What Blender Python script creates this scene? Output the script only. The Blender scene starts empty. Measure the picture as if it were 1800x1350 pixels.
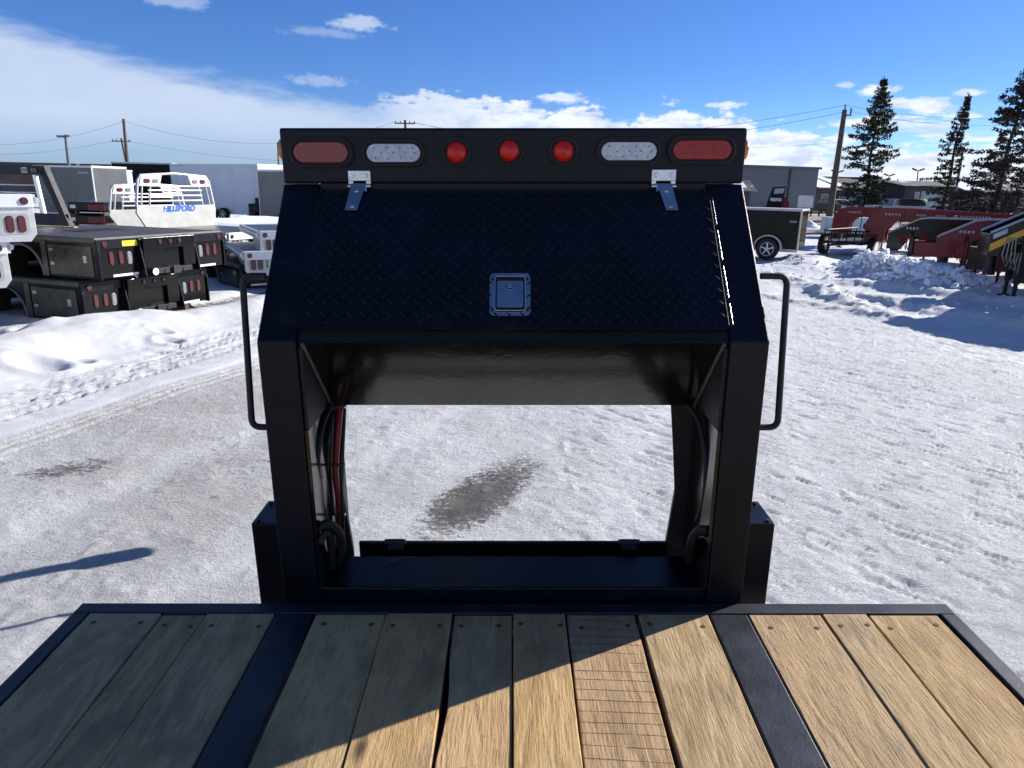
import bpy, math, random
import numpy as np
from mathutils import Vector, Matrix
random.seed(7)
sc = bpy.context.scene
R = math.radians

# ------------------------------------------------------------------ camera
FPX = 1232.0; HCAM = 2.1
th = math.atan(345 / FPX); ph = R(1.15)
Fw = Vector((0, math.cos(th), -math.sin(th))); U0 = Vector((0, math.sin(th), math.cos(th))); X0 = Vector((1, 0, 0))
Rt = math.cos(ph) * X0 + math.sin(ph) * U0
Up = math.cos(ph) * U0 - math.sin(ph) * X0
cam_pos = Vector((0, 0, HCAM))
cd = bpy.data.cameras.new('camera'); cam = bpy.data.objects.new('camera', cd); sc.collection.objects.link(cam)
cd.sensor_width = 36; cd.lens = 36 * FPX / 1800; cd.clip_start = .05; cd.clip_end = 6000
cam.matrix_world = Matrix(((Rt.x, Up.x, -Fw.x, 0), (Rt.y, Up.y, -Fw.y, 0), (Rt.z, Up.z, -Fw.z, HCAM), (0, 0, 0, 1)))
sc.camera = cam

def ray(px, py): return Fw + (px - 900) / FPX * Rt - (py - 675) / FPX * Up
def G(px, py, z=0.0):
    d = ray(px, py); return cam_pos + d * ((z - HCAM) / d.z)
def atY(px, py, y):
    d = ray(px, py); return cam_pos + d * (y / d.y)

# ------------------------------------------------------------------ world, sun, exposure
SUN_AZ, SUN_EL = R(63), R(26)
sc.view_settings.view_transform = 'Standard'; sc.view_settings.look = 'None'
sc.view_settings.exposure = 0.78; sc.view_settings.gamma = 1.0
w = bpy.data.worlds.new('World'); sc.world = w; w.use_nodes = True
nt = w.node_tree; nt.nodes.clear()

class NB:                                   # small node-building helper
    def __init__(s, nt): s.nt = nt
    def n(s, t, **k):
        nd = s.nt.nodes.new(t)
        for a, b in k.items(): setattr(nd, a, b)
        return nd
    def link(s, a, b): s.nt.links.new(a, b)
    def put(s, sock, v):
        if hasattr(v, 'links'): s.link(v, sock)
        elif v is not None: sock.default_value = v
    def m(s, op, a, b=None, c=None, clamp=False):
        nd = s.n('ShaderNodeMath', operation=op, use_clamp=clamp)
        s.put(nd.inputs[0], a)
        if b is not None: s.put(nd.inputs[1], b)
        if c is not None: s.put(nd.inputs[2], c)
        return nd.outputs[0]
    def vm(s, op, a, b=None):
        nd = s.n('ShaderNodeVectorMath', operation=op); s.put(nd.inputs[0], a)
        if b is not None: s.put(nd.inputs[1], b)
        return nd.outputs[0]
    def ss(s, v, lo, hi):                   # smoothstep to 0..1
        nd = s.n('ShaderNodeMapRange', interpolation_type='SMOOTHSTEP')
        s.put(nd.inputs[0], v); s.put(nd.inputs[1], lo); s.put(nd.inputs[2], hi); return nd.outputs[0]
    def mix(s, f, a, b, mode='MIX'):
        nd = s.n('ShaderNodeMix', data_type='RGBA', blend_type=mode)
        s.put(nd.inputs[0], f); s.put(nd.inputs[6], a); s.put(nd.inputs[7], b); return nd.outputs[2]
    def noise(s, vec, scale, detail=4, rough=.55, dist=0, out=0):
        nd = s.n('ShaderNodeTexNoise'); s.put(nd.inputs['Vector'], vec)
        nd.inputs['Scale'].default_value = scale; nd.inputs['Detail'].default_value = detail
        nd.inputs['Roughness'].default_value = rough; nd.inputs['Distortion'].default_value = dist
        return nd.outputs[out]
    def map(s, vec, scale=(1, 1, 1), rot=(0, 0, 0), loc=(0, 0, 0)):
        nd = s.n('ShaderNodeMapping'); s.put(nd.inputs[0], vec)
        nd.inputs[1].default_value = loc; nd.inputs[2].default_value = rot; nd.inputs[3].default_value = scale
        return nd.outputs[0]
    def ramp(s, f, stops, interp='LINEAR'):
        nd = s.n('ShaderNodeValToRGB'); s.put(nd.inputs[0], f); cr = nd.color_ramp; cr.interpolation = interp
        while len(cr.elements) > 1: cr.elements.remove(cr.elements[-1])
        cr.elements[0].position = stops[0][0]; cr.elements[0].color = col(stops[0][1])
        for p, c in stops[1:]:
            e = cr.elements.new(p); e.color = col(c)
        return nd.outputs[0]
def col(c):
    if isinstance(c, (int, float)): return (c, c, c, 1)
    return tuple(c) + (1,) if len(c) == 3 else tuple(c)

b = NB(nt)
out = b.n('ShaderNodeOutputWorld'); bg = b.n('ShaderNodeBackground')
sky = b.n('ShaderNodeTexSky', sky_type='NISHITA', sun_disc=False, sun_elevation=SUN_EL, sun_rotation=SUN_AZ,
          altitude=1000, air_density=1.0, dust_density=0.4, ozone_density=2.5)
tc = b.n('ShaderNodeTexCoord'); dirv = tc.outputs['Generated']
sep = b.n('ShaderNodeSeparateXYZ'); b.link(dirv, sep.inputs[0])
dx, dy, dz = sep.outputs
az = b.m('DEGREES', b.m('ARCTAN2', dx, dy)); el = b.m('DEGREES', b.m('ARCSINE', dz))
azel = b.n('ShaderNodeCombineXYZ'); b.put(azel.inputs[0], az); b.put(azel.inputs[1], el)
v2 = azel.outputs[0]
def curve(x, pts, x0, x1, y0, y1):          # piecewise curve of x through pts
    nd = b.n('ShaderNodeFloatCurve'); cm = nd.mapping; c = cm.curves[0]
    P = [((px - x0) / (x1 - x0), (py - y0) / (y1 - y0)) for px, py in pts]
    c.points[0].location = P[0]; c.points[-1].location = P[-1]
    for q in P[1:-1]: c.points.new(*q)
    cm.update()
    b.put(nd.inputs['Value'], b.m('DIVIDE', b.m('SUBTRACT', x, x0), x1 - x0))
    return b.m('ADD', b.m('MULTIPLY', nd.outputs[0], y1 - y0), y0)
# smooth grey-white bank that falls from left to right
nl = b.noise(b.map(v2, (.10, .32, 1)), 1.0, 5, .55)
nf = b.noise(b.map(v2, (.25, 1.0, 1), rot=(0, 0, R(8))), 1.0, 7, .6, .3)
E1 = curve(az, [(-90, 14), (-50, 12), (-34, 9.0), (-29.6, 8.0), (-22.9, 6.9), (-16.4, 5.9), (-9, 5.2), (0, 4.6), (12, 3.4), (21, 1.2), (30, .6), (90, .5)], -90, 90, 0, 20)
d1 = b.m('SUBTRACT', b.m('ADD', E1, b.m('MULTIPLY', b.m('SUBTRACT', nf, .5), 2.6)), el)
m1 = b.ss(d1, -.9, 1.1)
# thinner towards the horizon on the left
fade = b.m('ADD', b.ss(el, 0.6, 4.5), b.ss(az, -4, 14), clamp=True)
m1 = b.m('MULTIPLY', m1, b.m('ADD', b.m('MULTIPLY', fade, .72), b.m('MULTIPLY', nl, .42)), clamp=True)
# cumulus tops above the bank, centre and right
nc = b.noise(b.map(v2, (.30, .62, 1)), 1.0, 8, .62)
nc2 = b.noise(b.map(v2, (.85, 1.6, 1)), 1.0, 6, .6)
E2 = curve(az, [(-90, 0), (-14, 4.0), (-11, 6.3), (-7, 7.1), (-2, 6.5), (4, 5.4), (9, 5.0), (15, 5.0), (18, 4.5), (21, 3.4), (24, 2.6), (35, 1.8), (90, 1)], -90, 90, 0, 20)
d2 = b.m('SUBTRACT', b.m('ADD', E2, b.m('ADD', b.m('MULTIPLY', b.m('SUBTRACT', nc, .52), 7), b.m('MULTIPLY', b.m('SUBTRACT', nc2, .5), 2.2))), el)
d2 = b.m('ADD', d2, b.m('MULTIPLY', b.ss(az, -6, 6), .9))
m2 = b.m('MULTIPLY', b.ss(d2, -.1, .75), b.ss(az, -14, -8))
# streaky flat clouds at the right
n3 = b.noise(b.map(v2, (.16, .95, 1), loc=(3.1, 1.7, 0)), 1.0, 6, .6)
band = b.m('MULTIPLY', b.ss(az, 19.5, 23), b.m('SUBTRACT', 1.0, b.ss(el, 4.2, 7.4)))
m3 = b.ss(b.m('ADD', n3, b.m('MULTIPLY', b.m('SUBTRACT', band, 1.0), .5)), .45, .57)
mk = b.m('MAXIMUM', b.m('MAXIMUM', m1, m2), m3)
def wisp(px, py, wa, we, a=1.0, rot=0.0):
    global mk
    d = ray(px, py).normalized(); A = math.degrees(math.atan2(d.x, d.y)); E_ = math.degrees(math.asin(d.z))
    q = b.vm('SUBTRACT', v2, (A, E_, 0)); q = b.map(q, (1 / wa, 1 / we, 0), (0, 0, 0))
    L = b.n('ShaderNodeVectorMath', operation='LENGTH'); b.put(L.inputs[0], b.map(q, (1, 1, 1), (0, 0, rot)))
    f = b.m('ADD', L.outputs['Value'], b.m('MULTIPLY', b.m('SUBTRACT', nc2, .5), 2.4))
    mk = b.m('MAXIMUM', mk, b.m('MULTIPLY', b.m('SUBTRACT', 1.0, b.ss(f, .45, 1.25)), a))
wisp(632, 42, 1.9, .5, .8); wisp(565, 57, 2.6, .3, .35); wisp(312, 2, 2.2, .5, .5)
wisp(1541, 159, 1.35, .32, 1); wisp(1487, 149, .6, .2, .8); wisp(1705, 163, .9, .25, .9); wisp(1275, 184, 1.3, .22, .8)
wisp(990, 172, 1.8, .4, .85); wisp(1600, 180, 1.5, .35, .9); wisp(1637, 190, 1.6, .5, 1); wisp(565, 142, 2.2, .4, .5)
wisp(1655, 174, .7, .15, .6); wisp(1690, 205, 1.2, .2, .8)
mk = b.m('MULTIPLY', mk, b.ss(el, -.5, .3))
shade = b.noise(b.map(v2, (.35, 1.0, 1), loc=(7, 2.2, 0)), 1.0, 6, .6)
cw = b.mix(b.ss(az, -14, 3), (4.3, 5.0, 6.3, 1), (6.8, 7.1, 7.7, 1))
cw = b.mix(b.ss(shade, .42, .68), cw, (4.3, 5.1, 6.5, 1))
tint = b.mix(b.ss(el, .5, 9), b.mix(b.ss(az, -10, 18), (.38, .54, .90, 1), (.48, .68, 1.0, 1)), (.33, .53, .93, 1))
tint = b.mix(b.ss(el, 16, 30), tint, (.58, .70, .96, 1))
skyc = b.mix(1.0, sky.outputs[0], tint, 'MULTIPLY')
fin = b.mix(b.m('MULTIPLY', mk, .94), skyc, cw)
b.put(bg.inputs[0], fin); bg.inputs[1].default_value = 0.085
b.link(bg.outputs[0], out.inputs[0])

sd = bpy.data.lights.new('sun', 'SUN'); sun = bpy.data.objects.new('sun', sd); sc.collection.objects.link(sun)
sd.energy = 5.0; sd.angle = R(.5); sd.color = (1, .955, .88)
Sdir = Vector((math.sin(SUN_AZ) * math.cos(SUN_EL), math.cos(SUN_AZ) * math.cos(SUN_EL), math.sin(SUN_EL)))
sun.rotation_euler = Sdir.to_track_quat('Z', 'Y').to_euler()

# ------------------------------------------------------------------ materials
def mat(name, base, rough=.5, metal=0.0, var=.0, vscale=8, bump=0.0, bscale=40, coat=0.0, spec=.5, dirt=None, dscale=5, dthr=(.5, .7), emit=None):
    m = bpy.data.materials.new(name); m.use_nodes = True
    k = NB(m.node_tree); p = m.node_tree.nodes['Principled BSDF']
    tcn = k.n('ShaderNodeTexCoord'); v = tcn.outputs['Object']
    c = col(base)
    if var:
        f = k.noise(v, vscale, 5, .6)
        lo = tuple(x * (1 - var) for x in c[:3]) + (1,); hi = tuple(min(1, x * (1 + var)) for x in c[:3]) + (1,)
        c = k.mix(k.ss(f, .3, .7), lo, hi)
        k.put(p.inputs['Roughness'], k.m('ADD', k.m('MULTIPLY', f, .25 * min(1, var * 3)), rough - .12 * min(1, var * 3)))
    else: p.inputs['Roughness'].default_value = rough
    if dirt:
        g = k.noise(v, dscale, 6, .65)
        c = k.mix(k.ss(g, dthr[0], dthr[1]), c, col(dirt))
    k.put(p.inputs['Base Color'], c)
    p.inputs['Metallic'].default_value = metal; p.inputs['Coat Weight'].default_value = coat
    p.inputs['Coat Roughness'].default_value = .06
    p.inputs['Specular IOR Level'].default_value = spec
    if bump:
        bn = k.n('ShaderNodeBump'); bn.inputs['Strength'].default_value = bump; bn.inputs['Distance'].default_value = .01
        k.put(bn.inputs['Height'], k.noise(v, bscale, 4, .6)); k.link(bn.outputs[0], p.inputs['Normal'])
    return m
M = {}
M['black'] = mat('black_paint', (.0025, .0032, .0078), .36, var=.3, vscale=6, bump=.10, bscale=220, spec=.26, dirt=(.016, .017, .021), dscale=9, dthr=(.56, .85))  # navy in the base stands for reflected sky on black paint
M['blackgloss'] = mat('gloss_black_paint', (.005, .005, .006), .16, var=.25, vscale=5, bump=.05, bscale=60, spec=.26)
M['panelgloss'] = mat('glossy_panel_paint', (.006, .006, .006), .13, var=.15, vscale=5, bump=.04, bscale=30, spec=.55)
M['blackmatt'] = mat('matt_black', (.007, .007, .008), .6, var=.3, bump=.15, bscale=300)
M['worn'] = mat('worn_black_steel', (.011, .014, .024), .48, var=.4, vscale=9, bump=.10, bscale=140, dirt=(.060, .056, .050), dscale=6, dthr=(.50, .85))  # bluish base carries the sky's reflection in its colour
M['rubber'] = mat('black_rubber', (.012, .012, .012), .7, bump=.1, bscale=80)
M['zinc'] = mat('zinc_steel', (.62, .64, .66), .3, 1.0, var=.12, vscale=30)
M['stainless'] = mat('stainless_steel', (.5, .52, .55), .22, 1.0, var=.1, vscale=20, bump=.03, bscale=60)
M['redlens'] = mat('red_lens', (.26, .010, .014), .22, var=.15, vscale=60, bump=.15, bscale=160, coat=.6)
M['redlens2'] = mat('bright_red_lens', (.60, .012, .008), .2, var=.1, vscale=80, bump=.15, bscale=180, coat=.2, spec=.35)
M['redlens3'] = mat('deep_red_lens', (.36, .008, .008), .22, var=.15, vscale=60, bump=.15, bscale=160, coat=.25, spec=.35)
M['clearlens'] = mat('clear_led_lens', (.50, .54, .58), .15, var=.18, vscale=70, bump=.35, bscale=150, coat=.8)
M['dullred'] = mat('dull_red_lens', (.095, .010, .012), .25, var=.3, vscale=120, coat=.4)
M['dullclear'] = mat('dull_clear_lens', (.20, .21, .22), .25, var=.3, vscale=90, coat=.3)
M['amber'] = mat('amber_lens', (.9, .28, .02), .25, bump=.4, bscale=200, coat=.5)
M['hosered'] = mat('red_cable_sheath', (.33, .02, .018), .35)
M['led'] = mat('led_chip', (.05, .05, .06), .4)
M['alu'] = mat('bare_aluminium', (.62, .62, .61), .45, .4, var=.10, vscale=7, bump=.05, bscale=30)
M['alushade'] = mat('aluminium_sheet', (.42, .42, .40), .5, .3, var=.08, vscale=4)
M['deckblack'] = mat('painted_tread_deck', (.05, .052, .055), .42, var=.3, vscale=6)
M['darksteel'] = mat('dark_toolbox_steel', (.09, .085, .07), .28, .7, var=.3, vscale=3)  # olive-grey base stands for the surroundings reflected in the doors
M['red'] = mat('red_paint', (.20, .009, .009), .34, var=.25, vscale=3, spec=.4, dirt=(.10, .02, .016), dscale=4, dthr=(.55, .85))
M['darkred'] = mat('dark_red_paint', (.15, .005, .014), .36, var=.25, vscale=3, spec=.4)
M['rust'] = mat('rusty_steel', (.09, .045, .03), .7, var=.4, vscale=8)
M['yellow'] = mat('yellow_paint', (.75, .38, .02), .45)
M['stickery'] = mat('yellow_sticker', (.85, .62, .02), .5)
M['white'] = mat('white_paint', (.72, .73, .74), .4, var=.06, vscale=2)
M['whitewall'] = mat('white_trailer_skin', (.60, .63, .68), .38, var=.08, vscale=.8)
M['greywall'] = mat('charcoal_trailer_skin', (.085, .092, .10), .35, var=.15, vscale=.8)
M['blackwall'] = mat('black_trailer_skin', (.009, .008, .008), .22, var=.3, vscale=.6, spec=.14)
M['brownwall'] = mat('bronze_trailer_skin', (.17, .155, .15), .4, var=.2, vscale=.7)
M['reflect'] = mat('reflective_tape', (.82, .84, .86), .35, var=.1, vscale=40)
M['blueletter'] = mat('blue_lettering', (.03, .14, .55), .4)
M['whiteletter'] = mat('white_lettering', (.75, .76, .78), .5)
M['greyletter'] = mat('grey_lettering', (.35, .37, .40), .5)
M['tyre'] = mat('tyre_rubber', (.010, .010, .010), .75, bump=.3, bscale=60)
M['pole'] = mat('weathered_pole_wood', (.10, .075, .055), .8, var=.35, vscale=5, bump=.3, bscale=40)
M['polesteel'] = mat('pole_steel', (.14, .15, .16), .5, .5)
M['wire'] = mat('overhead_wire', (.05, .05, .055), .6)
M['bark'] = mat('spruce_bark', (.055, .040, .032), .9, var=.4, bump=.5, bscale=20)
M['needle'] = mat('spruce_needles', (.050, .062, .036), .8, var=.5, vscale=1.2, spec=.2)
M['needle2'] = mat('bluish_spruce_needles', (.062, .056, .044), .85, var=.5, vscale=1.0, spec=.2)
M['metalwall'] = mat('grey_metal_cladding', (.21, .235, .26), .5, var=.06, vscale=.3)
M['house'] = mat('dark_house_siding', (.06, .055, .055), .7, var=.3, vscale=.5)
M['house2'] = mat('brown_house_siding', (.11, .075, .06), .7, var=.3, vscale=.5)
M['house3'] = mat('pale_house_siding', (.36, .37, .40), .7, var=.1, vscale=.5)
M['roof'] = mat('shingle_roof', (.05, .052, .058), .8, var=.3, vscale=1, dirt=(.7, .72, .76), dscale=.35, dthr=(.56, .62))
M['glass'] = mat('window_glass', (.05, .06, .07), .08, spec=.8)
M['trim'] = mat('white_trim', (.6, .61, .63), .6)
M['snowcap'] = mat('snow_cap', (.82, .84, .88), .7, var=.05, bump=.6, bscale=6)
M['carpaint1'] = mat('silver_car_paint', (.35, .38, .42), .3, .4)
M['carpaint2'] = mat('dark_car_paint', (.03, .035, .04), .25)
M['bluepanel'] = mat('pale_blue_panel', (.42, .50, .56), .45, var=.2, vscale=3)
M['rope'] = mat('coiled_hose', (.30, .29, .20), .7)
M['timber'] = mat('raw_timber', (.50, .36, .19), .7, var=.25, vscale=12)

def snow_material():
    m = bpy.data.materials.new('packed_snow'); m.use_nodes = True
    k = NB(m.node_tree); p = m.node_tree.nodes['Principled BSDF']
    g = k.n('ShaderNodeNewGeometry'); v = g.outputs['Position']
    at = k.n('ShaderNodeAttribute', attribute_name='dirt'); rough_at = k.n('ShaderNodeAttribute', attribute_name='crunch')
    sp0 = k.n('ShaderNodeSeparateXYZ'); k.put(sp0.inputs[0], v); sepx = sp0.outputs[0]
    fine = k.noise(k.map(v, (1, 1, 1), (0, 0, R(20))), 26, 8, .72, .8)
    fin2 = k.noise(k.map(v, (1, 2.3, 1), (0, 0, R(35))), 9, 8, .68, 1.2)
    big = k.noise(v, .55, 5, .6)
    mid = k.noise(v, 2.4, 6, .65)
    # exposed dirty gravel/ice: where the lane is worn; broken up by the grain
    dsum = k.m('ADD', at.outputs['Fac'], k.m('MULTIPLY', k.m('SUBTRACT', fine, .5), 1.7))
    dsum = k.m('ADD', dsum, k.m('MULTIPLY', k.m('SUBTRACT', fin2, .5), .8))
    dm = k.ss(dsum, .45, .78)
    white = k.mix(k.ss(mid, .35, .65), (.69, .70, .72, 1), (.79, .795, .81, 1))
    white = k.mix(k.m('MULTIPLY', k.m('SUBTRACT', 1.0, rough_at.outputs['Fac']), k.m('ADD', .35, k.m('MULTIPLY', k.ss(big, .42, .62), .65))), white, (.57, .575, .59, 1))
    ice = k.mix(k.ss(fin2, .35, .7), (.46, .43, .40, 1), (.66, .63, .59, 1))
    lane = k.m('MULTIPLY', rough_at.outputs['Fac'], k.ss(k.m('ADD', k.m('MULTIPLY', fine, .7), k.m('MULTIPLY', big, .6)), .52, .80))
    c = k.mix(k.m('MULTIPLY', lane, k.m('SUBTRACT', .62, k.m('MULTIPLY', k.ss(sepx, -1.5, 1.5), .30))), white, ice)
    flk = k.noise(k.map(k.map(v, (1, 1, 1), (0, 0, R(50))), (9, 34, 1)), 1.0, 5, .65, .5)
    fleck = k.m('MULTIPLY', k.ss(flk, .60, .70), k.ss(k.noise(v, 1.1, 4, .6), .38, .6))
    sepg = k.n('ShaderNodeSeparateXYZ'); k.put(sepg.inputs[0], v)
    pock = k.m('MULTIPLY', rough_at.outputs['Fac'], k.ss(k.noise(k.map(v, (1, 1.9, 1), (0, 0, R(28))), 15, 6, .7, .6), .60, .72))
    c = k.mix(k.m('MULTIPLY', pock, .45), c, (.34, .32, .31, 1))
    c = k.mix(k.m('MULTIPLY', k.m('MULTIPLY', fleck, rough_at.outputs['Fac']), .55), c, (.30, .30, .33, 1))
    crumb = k.m('MULTIPLY', rough_at.outputs['Fac'], k.ss(k.noise(v, 48, 3, .6, .6), .60, .70))
    c = k.mix(k.m('MULTIPLY', crumb, .7), c, (.86, .87, .89, 1))
    c = k.mix(k.m('MULTIPLY', k.m('MULTIPLY', k.m('SUBTRACT', 1.0, k.ss(sepg.outputs[0], -2.8, .4)), rough_at.outputs['Fac']), k.m('MULTIPLY', k.ss(k.m('ADD', k.m('MULTIPLY', big, .6), k.m('MULTIPLY', fin2, .5)), .42, .68), .45)), c, (.42, .395, .365, 1))
    dirtc = k.mix(k.ss(mid, .35, .65), (.11, .10, .095, 1), (.20, .18, .165, 1))
    c = k.mix(dm, c, dirtc)
    # dead grass / gravel verge beyond the yard
    fa = k.n('ShaderNodeAttribute', attribute_name='verge')
    gn = k.noise(k.map(v, (.09, .55, 1)), 1.0, 6, .65)
    gn2 = k.noise(v, 1.3, 6, .7)
    gc = k.mix(gn2, (.17, .125, .08, 1), (.34, .27, .17, 1))
    gf = k.m('MULTIPLY', fa.outputs['Fac'], k.ss(k.m('ADD', gn, k.m('MULTIPLY', k.m('SUBTRACT', gn2, .5), .35)), .38, .50))
    c = k.mix(gf, c, gc)
    k.put(p.inputs['Base Color'], c); p.inputs['Roughness'].default_value = .72
    p.inputs['Specular IOR Level'].default_value = .35
    b1 = k.n('ShaderNodeBump'); b1.inputs['Strength'].default_value = 1.0; b1.inputs['Distance'].default_value = .036
    h = k.m('ADD', k.m('MULTIPLY', fine, .75), k.m('ADD', k.m('MULTIPLY', fin2, .9), k.m('MULTIPLY', flk, .35)))
    k.put(b1.inputs['Height'], k.m('MULTIPLY', h, k.m('ADD', k.m('MULTIPLY', rough_at.outputs['Fac'], .9), .12)))
    b2 = k.n('ShaderNodeBump'); b2.inputs['Strength'].default_value = .9; b2.inputs['Distance'].default_value = .016
    k.put(b2.inputs['Height'], k.noise(v, 70, 5, .75)); k.link(b1.outputs[0], b2.inputs['Normal'])
    k.link(b2.outputs[0], p.inputs['Normal'])
    return m
M['snow'] = snow_material()

def wood_material(name, tone, saw=0.0, grey=.25):
    m = bpy.data.materials.new(name); m.use_nodes = True
    k = NB(m.node_tree); p = m.node_tree.nodes['Principled BSDF']
    v = k.n('ShaderNodeTexCoord').outputs['Object']; rnd = k.n('ShaderNodeObjectInfo').outputs['Random']
    off = k.n('ShaderNodeCombineXYZ'); k.put(off.inputs[0], k.m('MULTIPLY', rnd, 13.0)); k.put(off.inputs[1], k.m('MULTIPLY', rnd, 37.0)); k.put(off.inputs[2], k.m('MULTIPLY', rnd, 7.0))
    v = k.vm('ADD', v, off.outputs[0])
    lowf = k.noise(k.map(v, (5, 1.1, 3)), 1.0, 3, .5)                       # figure of the growth rings
    ph_ = k.m('MULTIPLY', lowf, 78.0)
    ring = k.m('ADD', k.m('MULTIPLY', k.m('SINE', ph_), .5), .5)
    fib = k.noise(k.map(v, (190, 17, 60)), 1.0, 6, .72)
    fib2 = k.noise(k.map(v, (46, 8, 30)), 1.0, 6, .7, .8)
    blot = k.noise(k.map(v, (9, 5, 5)), 1.0, 7, .68)
    t = tone
    ringv = k.m('MULTIPLY', ring, k.ss(k.noise(k.map(v, (3, 1.2, 2)), 1.0, 3, .5), .35, .6))
    c = k.mix(ringv, tuple(x * 1.08 for x in t) + (1,), (t[0] * .84, t[1] * .78, t[2] * .68, 1))
    c = k.mix(k.m('MULTIPLY', k.ss(fib, .52, .66), .60), c, tuple(x * .42 for x in t) + (1,))
    c = k.mix(k.m('MULTIPLY', k.ss(fib2, .55, .75), .45), c, (t[0] * .5, t[1] * .46, t[2] * .42, 1))
    c = k.mix(k.m('MULTIPLY', k.ss(blot, .50, .68), grey * 1.3), c, (.27, .205, .125, 1))
    c = k.mix(k.m('MULTIPLY', k.ss(k.noise(v, 22, 4, .7), .62, .74), .5), c, (.10, .08, .06, 1))
    st_ = k.noise(k.map(v, (3.2, 1.6, 2)), 1.0, 6, .7, 1.0)
    c = k.mix(k.m('MULTIPLY', k.ss(st_, .52, .66), .45), c, (t[0] * .50, t[1] * .44, t[2] * .38, 1))
    vo = k.n('ShaderNodeTexVoronoi', feature='F1'); k.put(vo.inputs['Vector'], k.map(v, (4.2, 1.7, 0))); vo.inputs['Scale'].default_value = 1.0
    c = k.mix(k.m('SUBTRACT', 1.0, k.ss(k.m('ADD', vo.outputs['Distance'], k.m('MULTIPLY', fib2, .05)), .055, .12)), c, (.075, .045, .025, 1))
    hsv = k.n('ShaderNodeHueSaturation'); k.put(hsv.inputs['Color'], c)
    k.put(hsv.inputs['Value'], k.m('ADD', k.m('MULTIPLY', rnd, .22), .78)); k.put(hsv.inputs['Saturation'], k.m('ADD', k.m('MULTIPLY', k.m('FRACT', k.m('MULTIPLY', rnd, 7.3)), .14), .86)); k.put(hsv.inputs['Hue'], k.m('ADD', k.m('MULTIPLY', k.m('FRACT', k.m('MULTIPLY', rnd, 3.7)), .007), .4965))
    c = hsv.outputs[0]
    hgt = k.m('ADD', k.m('MULTIPLY', fib, .9), k.m('ADD', k.m('MULTIPLY', fib2, .7), k.m('MULTIPLY', ring, .25)))
    if saw:
        sp = k.n('ShaderNodeSeparateXYZ'); k.put(sp.inputs[0], v)
        yy = k.m('ADD', k.m('ADD', sp.outputs[1], k.m('MULTIPLY', sp.outputs[0], .06)), k.m('MULTIPLY', k.noise(k.map(v, (1, 5, 1)), 3, 2, .5), .015))
        wv = k.m('SINE', k.m('MULTIPLY', yy, 2 * math.pi / .031))
        line = k.m('MULTIPLY', k.ss(wv, .90, .99), k.ss(k.noise(k.map(v, (3, 22, 1)), 1.0, 3, .6), .36, .5))
        c = k.mix(k.m('MULTIPLY', line, saw), c, (t[0] * .34, t[1] * .30, t[2] * .28, 1))
        hgt = k.m('SUBTRACT', hgt, k.m('MULTIPLY', line, .8))
    k.put(p.inputs['Base Color'], c); p.inputs['Roughness'].default_value = .78; p.inputs['Specular IOR Level'].default_value = .3
    bn = k.n('ShaderNodeBump'); bn.inputs['Strength'].default_value = 1.0; bn.inputs['Distance'].default_value = .006
    k.put(bn.inputs['Height'], hgt); k.link(bn.outputs[0], p.inputs['Normal'])
    return m
M['wood'] = wood_material('tan_oak_plank', (.56, .36, .155), grey=.40)
M['wood2'] = wood_material('pale_oak_plank', (.55, .38, .185), grey=.50)
M['wood3'] = wood_material('sawn_oak_plank', (.60, .38, .165), saw=.28, grey=.15)
M['woodgrey'] = wood_material('grey_weathered_plank', (.54, .37, .17), grey=.65)

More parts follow.
